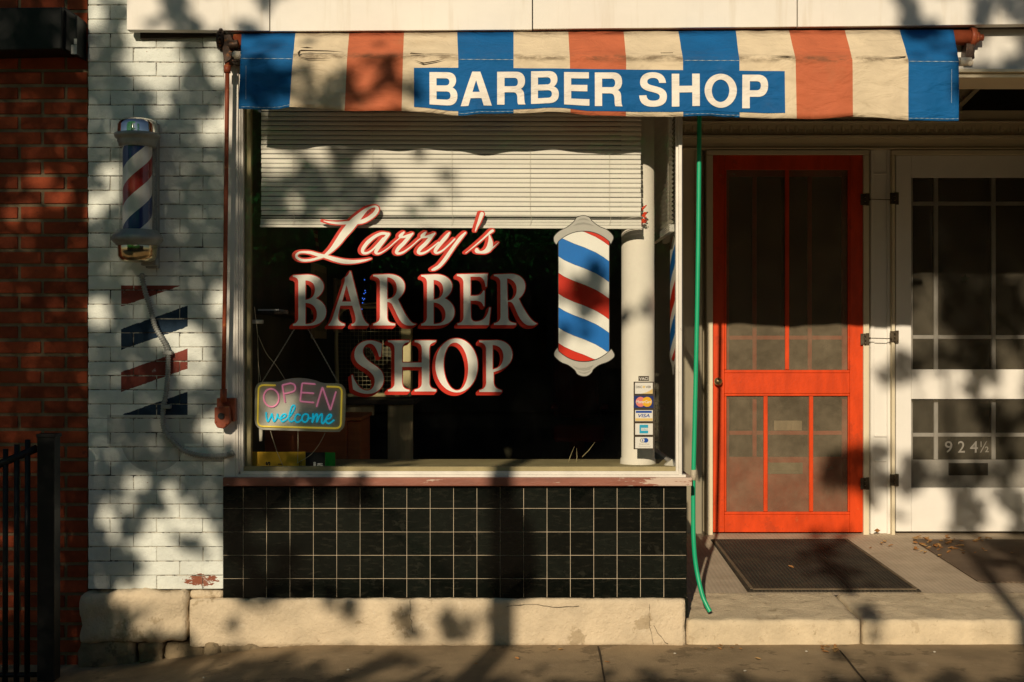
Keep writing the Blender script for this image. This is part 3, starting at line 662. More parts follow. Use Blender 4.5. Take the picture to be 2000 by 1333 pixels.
# ------------------------------------------------------------------ lettering on the glass
k9 = 1/9.522
def Lp(d, x0, y0): return path(d, x0, y0, k9, k9)
WORDS = {
 'BARBER': [
  Lp('M115,172 L395,160 C560,165 690,260 690,380 C690,480 610,560 540,600 C650,640 735,740 735,850 C735,1000 620,1112 390,1112 L115,1112 L115,1080 C190,1060 215,1020 215,960 L215,310 C215,240 190,210 115,200 Z M348,268 C460,270 525,330 525,440 C525,560 450,620 348,630 Z M348,685 C480,690 562,770 562,900 C562,1020 490,1080 348,1082 Z', 560, 520),
  Lp('M1172,98 C1155,160 1120,190 1078,215 C1088,240 1080,290 1065,330 L890,850 C860,950 830,1050 770,1095 L770,1110 L1078,1110 L1078,1078 C1000,1060 955,1020 955,960 C955,900 975,830 998,738 L1220,738 L1262,880 C1278,940 1285,980 1280,1020 C1270,1060 1240,1075 1203,1080 L1203,1110 L1525,1110 L1525,1085 C1450,1040 1425,980 1400,900 L1193,98 Z M1110,350 L1030,662 L1198,662 Z', 560, 520),
  Lp('M85,165 L380,152 C560,160 672,250 672,380 C672,490 610,560 548,615 L555,640 C620,780 700,960 800,1050 C830,1070 860,1080 890,1078 C850,1105 800,1110 750,1108 C640,1105 590,1030 540,930 C500,850 460,760 430,705 C410,680 385,670 345,668 L345,940 C345,1020 370,1060 492,1072 L492,1105 L85,1105 L85,1075 C170,1050 207,1020 210,950 L210,300 C207,240 180,205 85,192 Z M345,210 C460,215 525,300 525,420 C525,540 450,610 345,618 Z', 720, 520),
  Lp('M978,168 L1240,155 C1420,150 1553,250 1553,380 C1553,480 1480,560 1410,598 C1510,640 1598,740 1598,850 C1598,1000 1500,1108 1260,1108 L978,1108 L978,1075 C1050,1060 1080,1020 1085,950 L1085,310 C1080,240 1055,205 978,192 Z M1208,258 C1320,262 1390,330 1388,440 C1388,560 1310,620 1208,625 Z M1208,678 C1340,685 1430,780 1430,900 C1430,1020 1360,1078 1208,1080 Z', 720, 520),
  Lp('M118,155 L690,142 L672,385 L650,385 C640,290 610,205 520,200 L370,200 L370,555 L460,555 C550,550 580,520 610,455 L635,460 L632,750 L610,745 C590,680 560,648 470,645 L372,645 L378,930 C380,1000 410,1030 470,1035 C600,1030 690,960 718,772 L748,772 L712,1098 L128,1098 L128,1068 C200,1060 240,1020 242,940 L240,320 C238,250 210,200 118,185 Z', 880, 520),
  Lp('M805,160 L1120,145 C1290,150 1390,250 1390,375 C1390,480 1330,560 1268,608 C1300,680 1360,800 1430,900 C1490,990 1550,1050 1615,1072 C1570,1105 1520,1108 1460,1105 C1370,1100 1300,1000 1250,900 C1210,810 1180,730 1150,690 C1130,668 1110,662 1065,665 L1070,940 C1070,1020 1110,1050 1218,1065 L1218,1098 L808,1098 L808,1068 C890,1045 928,1010 930,940 L928,300 C925,240 890,195 805,185 Z M1050,230 C1160,240 1230,320 1230,440 C1230,560 1160,640 1060,645 Z', 880, 520)],
 'SHOP': [
  Lp('M722,212 L705,450 L670,450 C640,320 580,205 500,205 C430,205 368,270 368,345 C368,440 450,520 560,590 C680,660 758,740 758,860 C758,1020 640,1140 460,1140 C330,1140 240,1090 185,1055 C170,960 165,880 155,795 L175,785 C220,930 320,1080 450,1080 C530,1080 590,1000 590,900 C590,810 530,740 420,670 C300,600 210,540 210,410 C210,250 340,145 500,145 C600,145 680,185 722,212 Z', 670, 650),
  Lp('M835,145 L1235,145 L1228,175 C1150,190 1105,220 1100,300 L1098,558 L1465,558 L1465,300 C1462,220 1420,190 1330,178 L1330,145 L1731,145 L1725,175 C1640,190 1610,220 1603,300 L1605,930 C1610,1010 1640,1040 1731,1060 L1731,1095 L1330,1095 L1330,1065 C1430,1040 1465,1010 1465,930 L1465,640 L1100,640 L1098,930 C1105,1020 1150,1055 1235,1065 L1235,1095 L835,1095 L835,1065 C920,1040 955,1010 958,930 L958,300 C950,220 920,190 835,175 Z', 670, 650),
  [[(830+x*k9, 650+y*k9) for x, y in ellipse(587, 612, 394, 502, 48, -0.03)], [(830+x*k9, 650+y*k9) for x, y in ellipse(575, 632, 228, 446, 48, -0.06)]],
  Lp('M1010,150 L1340,140 C1510,150 1625,260 1625,410 C1625,570 1500,680 1275,735 L1278,930 C1285,1010 1330,1050 1430,1072 L1430,1105 L1010,1105 L1010,1072 C1100,1050 1135,1010 1138,930 L1135,300 C1130,230 1090,190 1010,180 Z M1258,230 C1390,235 1458,320 1458,440 C1458,570 1400,660 1258,688 Z', 830, 650)]}
LY = GY + 0.0052
def dump(mb, loops, Y, mi=0): flat(mb, fill(loops), Y, mi)
for word, glyphs in WORDS.items():
    w_ = MB(); r_ = MB()
    allp = [p for gl in glyphs for lp in gl for p in lp]; x0 = min(p[0] for p in allp); x1 = max(p[0] for p in allp); y0 = min(p[1] for p in allp); y1 = max(p[1] for p in allp)
    tot = Field(x0-10, y0-8, x1+8, y1+12, 0.5)
    for gl in glyphs:
        dump(w_, gl, LY)
        xs_ = [p[0] for lp in gl for p in lp]; i0 = max(0, int((min(xs_)-9-tot.x0)/tot.h)); i1 = min(tot.nx, int((max(xs_)+9-tot.x0)/tot.h))
        f_ = Field(tot.x0+i0*tot.h, tot.y0, tot.x0+i1*tot.h, y1+12, 0.5); f_.poly(gl); n1 = min(f_.ny, tot.ny); n2 = min(f_.nx, tot.nx-i0)
        tot.d[:n1, i0:i0+n2] = np.minimum(tot.d[:n1, i0:i0+n2], f_.d[:n1, :n2])
    dump(r_, tot.contours(tot.sweep(-5.0, 5.0, 1.7)), LY+0.0012)
    w_.build('window_lettering', M['letwhite'], WF); r_.build('lettering_shadow', M['letred'], WF)
def st(s, x0, y0, k, n=10):
    p = [tuple(float(v) for v in q.split(',')) for q in s.split()]; return [(x0+x*k, y0+y*k, r*k) for x, y, r in crom(p, n)]
k6 = 1/6.667
scr = [st('690,400,7 800,425,18 950,440,25 1100,435,30 1250,425,35 1400,410,38 1530,350,38 1640,260,38 1682,180,34 1655,132,20 1580,140,18 1480,190,30 1350,310,55 1250,420,76 1150,540,78 1050,660,70 950,800,60 850,920,42 750,1010,28 690,1055,24 560,1098,22 420,1130,22 290,1130,24 200,1090,24 180,1035,22 230,990,20 320,978,20 450,990,28 580,1030,32 720,1060,32 880,1110,40 1050,1150,42 1200,1160,36 1350,1148,26 1480,1125,16 1570,1100,6', 560, 390, 1/9.52, 14),
 st('450,385,18 380,375,18 290,410,20 190,490,24 125,580,22 130,628,18 190,628,14 260,580,12 320,515,12 390,440,14', 690, 400, k6),
 st('458,385,20 400,460,24 340,540,24 295,610,22 310,638,14 360,628,10 450,570,8 540,490,8 600,440,8', 690, 400, k6),
 st('660,360,10 632,388,20 612,415,22 650,422,14 700,410,18 770,382,13', 690, 400, k6), st('775,374,10 720,430,22 660,500,24 590,570,24 562,620,20 590,638,16 660,615,13 760,540,9 850,460,8 890,430,8', 690, 400, k6),
 st('945,360,10 917,388,20 897,415,22 935,422,14 990,410,18 1055,382,13', 690, 400, k6), st('1060,374,10 1000,440,22 940,510,24 870,575,24 847,620,20 880,638,16 950,615,13 1040,550,10 1110,490,8', 690, 400, k6),
 st('1250,368,12 1210,420,24 1150,490,24 1085,570,24 1067,612,20 1095,630,15 1160,600,12 1250,520,11 1320,450,11', 690, 400, k6), st('1458,368,12 1400,430,22 1330,520,22 1260,620,24 1190,720,24 1120,800,22 1060,838,20 1028,850,12', 690, 400, k6),
 st('1675,122,26 1640,220,20 1610,290,13 1590,345,7', 690, 400, k6, 16),
 st('1465,630,5 1560,555,8 1650,480,10 1740,400,12 1790,355,18 1815,340,17', 690, 400, k6), st('1772,400,8 1782,450,20 1785,510,34 1768,570,38 1720,610,26 1660,622,16 1612,606,26 1608,588,22', 690, 400, k6), st('1740,620,10 1820,560,8 1890,495,4', 690, 400, k6)]
fl_ = Field(558, 388, 985, 540, 0.5)
for q in scr: fl_.strokes(q)
w_ = MB(); dump(w_, fl_.contours(fl_.d), LY); w_.build('window_lettering', M['letwhite'], WF)
r_ = MB(); dump(r_, fl_.contours(fl_.sweep(-4.0, -0.5, 2.3)), LY+0.0012); r_.build('lettering_shadow', M['letred'], WF)

# painted barber pole on the glass (and its twin on the side glass)
def pole_decal(mb, fn, k):
    tx = lambda x: (x-1091.0)/98.5
    top = lambda x: 451.5 + 20*abs((x-1140.2)/50)**2.2; bot = lambda x: 707 - 21*abs((x-1140.5)/50)**2.2
    drop = lambda t: np.interp(t, (0, .11, .3, .51, .74, .89, 1), (0, 7, 15.5, 23, 33, 42, 50))
    cap = [(1086.6,477.6),(1082.5,471),(1083,462),(1093,452),(1108,444.5),(1121,434),(1127,425.5),(1139.5,422),(1150.4,425.3),(1156.7,433),(1170,443),(1185,449.5),(1195,458.5),(1197.5,466),(1192.8,476.5)]
    low = [(1088.6,680),(1082.8,690),(1085,698),(1097,707.7),(1110,713),(1122.7,722.6),(1128,730.7),(1137.5,734.7),(1147,734),(1155,728),(1159,721),(1171,712.4),(1186,707),(1197,699.6),(1199.6,692.9),(1194,682.7)]
    N = 26; xs = [1091 + 98.5*i/N for i in range(N+1)]
    capl = crom(cap, 4) + [(x, top(x)-0.3) for x in [1191-100*i/24 for i in range(25)]]; lowl = crom(low, 4) + [(x, bot(x)+0.5) for x in [1191-100*i/24 for i in range(25)]]
    f_ = Field(1076, 416, 1206, 742, 0.5); f_.poly([capl]); f_.poly([lowl]); f_.poly([[(1091, top(1091)), *[(x, top(x)) for x in xs], *[(x, bot(x)) for x in xs[::-1]]]])
    flat(mb, fill(f_.contours(f_.d - 1.3)), 0, 0, lambda x, y: fn(x, y, 0.0016))
    flat(mb, fill([capl]), 0, 1, lambda x, y: fn(x, y, 0.0008)); flat(mb, fill([lowl]), 0, 1, lambda x, y: fn(x, y, 0.0008))
    for sh in ([(1128,431),(1133,427.5),(1140,426),(1147,428),(1151,431.5),(1140,429.8)], [(1118,442),(1128,436),(1140,434.5),(1152,437),(1161,442),(1140,438.5)], [(1117,714),(1130,719),(1145,718.5),(1160,713),(1152,723),(1140,725),(1126,722)], [(1129,725),(1133,729),(1142,731),(1150,728),(1155,723),(1146,727),(1137,728)]):
        flat(mb, fill([sh]), 0, 2, lambda x, y: fn(x, y, 0.0003))
    bands = [(380,430,4),(430,461,3),(461,501,5),(501,534,3),(534,574,4),(574,601,3),(601,640,5),(640,671,3),(671,740,4)]
    for a, b, mi in bands:
        g_ = 0.55 if mi == 3 else -0.15
        for i in range(N):
            q = []
            for x, bb in ((xs[i], a+g_), (xs[i+1], a+g_), (xs[i+1], b-g_), (xs[i], b-g_)):
                q.append((x, min(max(bb + drop(tx(x)), top(x)+1.2), bot(x)-1.2)))
            if abs(q[0][1]-q[3][1]) + abs(q[1][1]-q[2][1]) > 0.05: mb.add([fn(x, y, 0.0003) for x, y in q], [(0, 1, 2, 3)], mi)
dm = [M['decblack'], M['decgrey'], M['decshade'], M['letwhite'], M['letred'], M['decblue']]
m_ = MB(); pole_decal(m_, lambda x, y, d: P(x, y, LY + d), 1); m_.build('barber_pole_decal', dm, WF)
m_ = MB(); pole_decal(m_, lambda x, y, d: Vector((sx - 0.0052 + d, 0.14 + (x-1082)/118*0.30, PZ(y, GY))), 1); m_.build('barber_pole_decal', dm, SF)

# ------------------------------------------------------------------ fascia, lintel, ceiling, room
for i, (a, b, y0, y1) in enumerate(((258, 532.5, 58.5, 60.5), (534.5, 1038.5, 61.5, 58.5), (1040.5, 1548.5, 57, 52.5), (1550.5, 2100, 53, 46.5))):
    m_ = MB(); m_.prism([(PX(a), PZ(y0, -.09)), (PX(b), PZ(y1, -.09)), (PX(b), 3.75), (PX(a), 3.75)], -0.09-0.002*(i % 2), -0.03); m_.build('fascia_board', M['paint'], B, bevel=0.002)
m_ = MB(); m_.prism([(PX(276), PZ(78.5)), (PX(436), PZ(73)), (PX(436), PZ(56)), (PX(276), PZ(56))], -0.022, 0.0); m_.prism([(PX(440), PZ(66)), (PX(2080), PZ(58)), (PX(2080), PZ(46)), (PX(440), PZ(46))], -0.029, -0.008)
m_.build('fascia_batten', M['woodD'], B, bevel=0.002)
m_ = MB(); m_.box(PX(1343), 3.5, 0.0, 0.30, PZ(136), 3.4); m_.build('lintel', M['lintel'], B, bevel=0.003)
m_ = MB(); m_.box(PX(1343), 3.5, -0.02, 0.32, PZ(143), PZ(136.2)); m_.box(PX(1343), 3.5, 0.002, 0.30, PZ(152), PZ(143.2)); m_.build('lintel_moulding', M['cream'], B, bevel=0.004)
m_ = MB(); m_.box(PX(262), 3.5, -0.027, 0.06, 3.05, 3.7); m_.box(-2.07, 3.5, 0.061, 6.2, 3.42, 3.6); m_.build('roof', M['woodD'], B)
m_ = MB()
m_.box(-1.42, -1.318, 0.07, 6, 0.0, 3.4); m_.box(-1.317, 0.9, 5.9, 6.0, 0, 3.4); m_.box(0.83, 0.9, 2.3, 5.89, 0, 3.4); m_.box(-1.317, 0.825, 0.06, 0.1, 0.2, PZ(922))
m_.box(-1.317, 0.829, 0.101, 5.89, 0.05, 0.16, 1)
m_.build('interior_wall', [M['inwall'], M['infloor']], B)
m_ = MB(); m_.box(PX(476), 0.80, 0.042, 0.52, 0.815, PZ(912.5, 0.04)-0.003); m_.build('display_ledge', M['olive'], B, bevel=0.003)
m_ = MB(); m_.box(PX(474.5, .05), PX(490, .05), 0.05, 0.09, 0.83, 2.8); m_.build('window_jamb', M['olive'], B, bevel=0.003)
cyl = MB(); cx, cyy = 0.64, 0.27; zb = 0.838
cyl.lathe([(0.0, zb), (0.090, zb), (0.0915, zb+0.02), (0.088, zb+0.045), (0.0835, zb+0.05), (0.0835, 2.9), (0.0, 2.9)], cx, cyy, 40)
cyl.build('support_column', M['col'], B)
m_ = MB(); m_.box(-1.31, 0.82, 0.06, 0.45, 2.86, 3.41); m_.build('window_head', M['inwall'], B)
m_ = MB(); m_.box(3.42, 9.0, 0.0, 2.3, -0.1, 4.2); m_.build('recess_side_wall', M['cream'], B)

# ------------------------------------------------------------------ recessed entry wall with two doors
EY = 2.22
m_ = MB(); m_.box(0.83, 3.42, EY, EY+0.08, 0, 3.42); m_.build('entry_wall', M['cream'], B)
m_ = MB()
m_.pbox(1240, 2120, 288.5, 291.5, 2.10, 0.12); m_.pbox(1240, 2120, 270, 288, 2.13, 0.089); m_.pbox(1240, 2120, 264, 269.5, 2.085, 0.13)
m_.pbox(1240, 2120, 236, 240.5, 2.075, 0.14); m_.pbox(1240, 2120, 241, 263.5, 2.135, 0.08); m_.pbox(1240, 2120, 216, 235.5, 2.11, 0.10)
m_.build('entry_cornice', M['cream'], B, bevel=0.003)
m_ = MB()
for i in range(48):
    c = P(1246+18.2*i, 252, 2.13); m_.ball((c.x, c.y+0.004, c.z), 0.0125, 0.014, 0.026, 10, 6)
    m_.tube([(c.x + 0.024*math.cos(a), c.y, c.z - 0.004 + 0.032*math.sin(a)) for a in [math.pi*(1+k/8) for k in range(9)]], 0.0045, 6)
m_.build('egg_moulding', M['cream'], B)
tw = MB(); Yt = 2.16
tw.prism([(PX(x, Yt), PZ(y, Yt)) for x, y in ((1868,216),(1868,207),(1928,153),(2100,153),(2100,158),(1931,158),(1880,209),(1880,216))], Yt, Yt+0.055); TW = tw.build('transom_window', M['cream'], B, bevel=0.003)
m_ = MB(); m_.prism([(PX(x, Yt), PZ(y, Yt)) for x, y in ((1880,215.5),(1880,209.5),(1931.5,158.5),(2100,158.5),(2100,215.5))], 2.19, 2.215); m_.build('transom_pane', M['darkglass'], TW)
fl0 = lambda Y: PZ(1042, 2.15)
zb_ = zfloor(2.15)
def pb(mb, a, b, c, d, Y, dep, mi=0): mb.pbox(a, b, c, d, Y, dep, mi)
m_ = MB()
for a, b in ((1380, 1392.5), (1686.5, 1698)): m_.box(PX(a, 2.10), PX(b, 2.10), 2.10, 2.219, zb_-0.01, PZ(303, 2.10))
m_.pbox(1380, 1698, 293.5, 302.5, 2.10, 0.119); m_.build('door_casing', M['cream'], B, bevel=0.004)
m_ = MB(); m_.box(PX(1742, 2.10), PX(1748.5, 2.10), 2.10, 2.219, zb_-0.01, PZ(303, 2.10)); m_.pbox(1742, 2110, 293.5, 302.5, 2.10, 0.119); m_.build('door_casing', M['cream'], B, bevel=0.004)
m_ = MB(); m_.box(PX(1699, 2.15), PX(1741, 2.15), 2.15, 2.219, zb_-0.01, PZ(293, 2.15))
for a, b in ((1701, 1708), (1733, 1739)): m_.box(PX(a, 2.135), PX(b, 2.135), 2.135, 2.149, zb_-0.005, PZ(294, 2.135))
for c, d in ((338.5, 341.5), (851, 854), (899.5, 902.5)): m_.pbox(1708.6, 1732.4, c, d, 2.14, 0.0095)
m_.build('door_pilaster', M['paintdoor'], B, bevel=0.003)
m_ = MB(); m_.box(PX(1240, 2.16), PX(1372, 2.16), 2.16, 2.219, zb_-0.02, PZ(293, 2.16)); m_.box(PX(1358, 2.14), PX(1371, 2.14), 2.14, 2.159, zb_-0.02, PZ(293, 2.14)); m_.build('entry_panel', M['cream'], B, bevel=0.004)

def hinge(parent, px, py, Y):
    h = MB(); h.pbox(px-9, px-1.5, py-11, py+11, Y, 0.004); h.pbox(px+1.5, px+8, py-12, py+12, Y+0.001, 0.004); c = P(px, py, Y-0.004)
    for k in (-1, 0, 1): h.tube([(c.x, c.y, c.z+k*0.026-0.011), (c.x, c.y, c.z+k*0.026+0.011)], 0.006, 8)
    for dx, dz in ((-6, -9), (-6, 9), (6, -9), (6, 9)): q = P(px+dx, py+dz, Y-0.001); h.ball(q, 0.004, 0.003, 0.004, 6, 4)
    return h.build('hinge', M['hinge'], parent)
SY = 2.118
# red screen door
d_ = MB()
zB = PZ(1040, SY)
d_.pbox(1393, 1415, 303.5, 1040, SY, 0.032); d_.pbox(1660, 1686, 303.5, 1040, SY, 0.032)
d_.pbox(1415.2, 1659.8, 303.5, 332, SY, 0.032); d_.pbox(1415.2, 1659.8, 729, 769, SY, 0.032); d_.pbox(1415.2, 1659.8, 1006, 1040, SY, 0.032)
for a, b, c, d in ((1533.5, 1541.5, 332.3, 722.5), (1491.5, 1499.5, 774.3, 999.5), (1580.5, 1588.5, 774.3, 999.5)): d_.pbox(a, b, c, d, SY+0.006, 0.02)
for a, b, c, d in ((1415.3, 1659.7, 723, 728.7), (1415.3, 1659.7, 769.3, 774), (1415.3, 1659.7, 1000, 1005.7), (1415.3, 1419, 332.3, 722.6), (1656, 1659.7, 332.3, 722.6), (1415.3, 1419, 774.3, 999.6), (1656, 1659.7, 774.3, 999.6)): d_.pbox(a, b, c, d, SY+0.003, 0.022)
D1 = d_.build('screen_door', M['doorred'], B, bevel=0.003); tag(D1, 'orange red wooden screen door with mesh panels')
for c, d in ((332.2, 722.8), (774.2, 999.8)):
    m_ = MB(); m_.add([P(1415, c, SY+0.018), P(1660, c, SY+0.018), P(1660, d, SY+0.018), P(1415, d, SY+0.018)], [(0, 1, 2, 3)]); m_.build('mesh_panel', M['screen'], D1)
kb = P(1401, 745, SY); m_ = MB()
prof = [(0.0, 0), (0.013, 0), (0.013, 0.006), (0.007, 0.012), (0.007, 0.022), (0.022, 0.03), (0.027, 0.042), (0.022, 0.054), (0.0, 0.058)]
n_ = 20; m_.add([(kb.x + r*math.cos(2*math.pi*k/n_), kb.y - z, kb.z + r*math.sin(2*math.pi*k/n_)) for r, z in prof for k in range(n_)], [(i*n_+k, i*n_+(k+1) % n_, (i+1)*n_+(k+1) % n_, (i+1)*n_+k) for i in range(len(prof)-1) for k in range(n_)], 0, True)
m_.build('door_knob', M['brass'], D1)
for py in (390, 663, 945): hinge(D1, 1690, py, SY-0.022)
# red inner door behind it
IY = 2.178
d_ = MB()
d_.pbox(1397, 1424, 306, 1040, IY, 0.035); d_.pbox(1645, 1682, 306, 1040, IY, 0.035); d_.pbox(1424.2, 1644.8, 306, 345, IY, 0.035); d_.pbox(1424.2, 1644.8, 893, 1040, IY, 0.035)
for a, b in ((1470, 1478), (1578, 1586)): d_.pbox(a, b, 345.3, 892.7, IY+0.004, 0.02)
for c, d in ((656, 664), (842, 850)):
    for a, b in ((1424.3, 1469.8), (1478.2, 1577.8), (1586.2, 1644.7)): d_.pbox(a, b, c, d, IY+0.005, 0.018)
D1b = d_.build('inner_door', M['doorred2'], B, bevel=0.003); tag(D1b, 'dull red glazed door behind the screen')
m_ = MB(); m_.pbox(1424, 1645, 345, 893, IY+0.026, 0.006); m_.build('door_pane', M['darkglass'], D1b)
m_ = MB(); m_.pbox(1500, 1568, 904, 926, IY-0.006, 0.007); m_.pbox(1506, 1562, 909, 920, IY-0.010, 0.0042); m_.build('mail_slot', M['olive'], D1b, bevel=0.002)
m_ = MB(); m_.pbox(1428, 1464, 780, 838, IY+0.0235, 0.002); m_.build('door_curtain', M['inwall'], D1b)
m_ = MB(); m_.pbox(1512, 1566, 822, 841, IY+0.0235, 0.002); m_.build('door_notice', M['woodL'], D1b)
# white screen door
d_ = MB()
d_.pbox(1750, 1780, 304, 1038.5, SY, 0.032); d_.pbox(2022, 2052, 304, 1038.5, SY, 0.032)
d_.pbox(1780.2, 2021.8, 304, 347, SY, 0.032); d_.pbox(1780.2, 2021.8, 722, 780, SY, 0.032); d_.pbox(1780.2, 2021.8, 953, 1038.5, SY, 0.032)
D2 = d_.build('screen_door', M['paintdoor'], B, bevel=0.003); tag(D2, 'white wooden screen door with dark mesh panels')
for c, d in ((346.5, 722.5), (779.5, 953.5)):
    m_ = MB(); m_.add([P(1779.5, c, SY+0.018), P(2022.5, c, SY+0.018), P(2022.5, d, SY+0.018), P(1779.5, d, SY+0.018)], [(0, 1, 2, 3)]); m_.build('mesh_panel', M['screenw'], D2)
for py in (388, 658, 938): hinge(D2, 1747.5, py, SY-0.022)
d_ = MB()
d_.pbox(1754, 1783, 308, 1038, IY, 0.035); d_.pbox(2006, 2048, 308, 1038, IY, 0.035); d_.pbox(1783.2, 2005.8, 308, 340, IY, 0.035); d_.pbox(1783.2, 2005.8, 898.5, 1038, IY, 0.035)
for a, b in ((1824.5, 1832.5), (1937, 1945)): d_.pbox(a, b, 340.3, 898, IY+0.004, 0.02)
for c, d in ((394, 401.5), (655, 662.5), (846, 853.5)):
    for a, b in ((1783.3, 1824.3), (1832.7, 1936.8), (1945.2, 2005.7)): d_.pbox(a, b, c, d, IY+0.005, 0.018)
D2b = d_.build('inner_door', M['paintdoor'], B, bevel=0.003); tag(D2b, 'white glazed door behind the dark screen')
m_ = MB(); m_.pbox(1783, 2006, 340, 898.5, IY+0.026, 0.006); m_.build('door_pane', M['darkglass'], D2b)
m_ = MB(); m_.pbox(1853, 1930, 905, 929, IY-0.005, 0.006); m_.build('mail_slot', M['blackiron'], D2b, bevel=0.002)
m_ = MB(); NY = IY+0.0245
for s_, a, b, c, d, bo in (('9', 1845.5, 1860, 862, 884.5, 0.006), ('2', 1871, 1884.5, 862, 884.5, 0.006), ('4', 1894.5, 1910, 862, 884.5, 0.006), ('½', 1914, 1931, 862.5, 884.5, 0.004)): flat(m_, text(s_, a, b, c, d, bo), NY)
m_.build('house_number', M['whitec'], D2b)
star = [(1885 + (11 if k % 2 == 0 else 4.4)*math.sin(math.pi*k/5), 545 - (11 if k % 2 == 0 else 4.4)*math.cos(math.pi*k/5)) for k in range(10)]
m_ = MB(); flat(m_, fill([star]), NY); m_.build('star_sticker', mat('dark green star', (0.02,0.07,0.03), 0.5, 0.1, 8, 0), D2b)
# hook rods tied between the two doors
for py in (390, 661):
    o = MB(); a = P(1699, py, 2.085); b = P(1740, py+1, 2.085)
    o.tube([a, (a.x, a.y-0.012, a.z), (a.x+0.01, a.y-0.014, a.z), (b.x-0.01, b.y-0.014, b.z), (b.x, b.y-0.012, b.z), b], 0.0028, 6)
    o.ball(a, 0.007, 0.007, 0.007, 8, 6); o.ball(b, 0.007, 0.007, 0.007, 8, 6)
    o.build('hook_rod', M['hinge'], B)

# ================================================================== red brick neighbour
NB = empty('red_brick_building', (-3.2, 0.03, 0), 'dark red brick building at the far left, beside the white brick pier', 'building')
m_ = MB(); cz = 29.35/400; bricks(m_, -9.0, PX(166.5), -0.3, 4.2, 0.03, cz, 0.228, 0.0165, 0.016, 0.06, 0.003, 0, off=-0.03)
o = m_.build('brick_wall', [M['redbrick']], NB, bevel=0.002, seg=2)
m_ = MB(); m_.box(-9.0, PX(168), 0.039, 0.5, -0.3, 4.2); m_.build('mortar', M['mortar'], NB)

# black lamp housing on the red bricks
WB = empty('wall_light', (-2.3, 0.0, 3.0), 'black box shaped wall light on the red brick wall, small pale labels on its end', 'light')
m_ = MB(); Yb = -0.16
m_.prism([(PX(-60, Yb), PZ(100, Yb)), (PX(120, Yb), PZ(96, Yb)), (PX(122, Yb), PZ(14, Yb)), (PX(-60, Yb), PZ(16, Yb))], Yb, 0.03)
m_.prism([(PX(120.5, -.12), PZ(95, -.12)), (PX(150, -.12), PZ(108, -.12)), (PX(150, -.12), PZ(30, -.12)), (PX(122.5, -.12), PZ(12, -.12))], -0.12, 0.03)
m_.build('housing', M['boxblack'], WB, bevel=0.006)
m_ = MB(); m_.pbox(139, 150, 88, 106, -0.1215, 0.0013); m_.pbox(144.5, 150, 76, 87, -0.1215, 0.0013); m_.build('label', M['labelw'], WB)

# ================================================================== awning
AY = -0.25
botc = [(466,213),(510,215),(545,214.5),(566,210),(600,210),(640,212.5),(673,217),(700,217.5),(740,218),(784,216.5),(830,219.5),(870,223),(895,226.5),(908,227.5),(940,223.5),(975,222),(1003,222),(1030,220.5),(1065,218),(1095,220),(1114,222),(1150,226),(1190,226.5),(1223,226),(1270,228.5),(1310,229),(1334,228.5),(1390,226.5),(1445,229.5),(1500,232),(1555,233),(1610,231.5),(1650,229),(1668,227.5),(1700,230),(1740,233.5),(1775,235),(1820,235.8),(1873,236)]
bx_, by_ = zip(*botc)
Tb = [472, 577, 682, 789, 893, 1003, 1110, 1218, 1325, 1437, 1541, 1650, 1757, 1862]
Bb = [466, 566, 673, 784, 895, 1003, 1114, 1223, 1334, 1445, 1555, 1667, 1775, 1873]
Fb = [470, 572, 678, 787, 895, 1003, 1113, 1223, 1334, 1444, 1554, 1665, 1774, 1873]
def fold(px): return 113 + (px-466)/1407*6.0
def ripple(px, v):                                           # v: 0 at the fold .. 1 at the hem
    return v*(0.011*math.sin(px*0.0315+0.6) + 0.007*math.sin(px*0.071+2.0)) + 0.004*noise.noise(Vector((px*0.02, v*2, 1.0)))
def vpt(px, py, out=0.0):
    fy = fold(px); b = float(np.interp(px, bx_, by_)); v = min(1.2, max(0, (py-fy)/(b-fy))); Y = AY + ripple(px, v) - out
    k = (AY - CY)/F                                          # map with a constant depth so that the hem does not drift
    return Vector(((px-1000)*k, Y, CZ-(py-HZ)*k))
AW = empty('awning', (PX(1170, AY), -0.1, PZ(215, AY)), 'rolled up striped canvas awning in blue, cream and faded red reading BARBER SHOP', 'awning')
cl = MB(); NC = 12
hrows = [(0.0, -0.075), (0.22, -0.115), (0.45, -0.155), (0.62, -0.185), (0.72, -0.205), (0.80, -0.232), (0.90, -0.252), (1.0, AY)]
rows_ = []
cols_ = [(i, k/NC) for i in range(13) for k in range(NC)] + [(12, 1.0)]
for t, Y in hrows:
    row = []
    for i, u in cols_:
        xt = Tb[i]+(Tb[i+1]-Tb[i])*u; xf = Fb[i]+(Fb[i+1]-Fb[i])*u; yt = 66.5 - (xt-472)/1390*8 + 1.2*noise.noise(Vector((xt*0.03, 0, 5))); x = xt+(xf-xt)*t
        y = yt + (fold(xf)-yt)*t; w = 2.0*noise.noise(Vector((x*0.012, t*3, 9))) * math.sin(math.pi*t); k = (Y-CY)/F
        Yw = Y + 0.010*math.sin(math.pi*t)*noise.noise(Vector((x*0.016, t*2.5, 2.0))) + (0.006*noise.noise(Vector((x*0.05, t*6, 4.0))) if 0.5 < t < 1 else 0)
        row.append(Vector(((x-1000)*k, Yw + (ripple(x, 0) if t == 1 else 0), CZ-(y+w-HZ)*k)))
    rows_.append(row)
NV = 10
for j in range(1, NV+1):
    v = j/NV; row = []
    for i, u in cols_:
        xf = Fb[i]+(Fb[i+1]-Fb[i])*u; xb = Bb[i]+(Bb[i+1]-Bb[i])*u; x = xf+(xb-xf)*v; fy = fold(x); b = float(np.interp(x, bx_, by_)); row.append(vpt(x, fy+(b-fy)*v))
    rows_.append(row)
nc = len(cols_); stripe = [0, 1, 2, 1, 0, 1, 2, 1, 0, 1, 2, 1, 0]
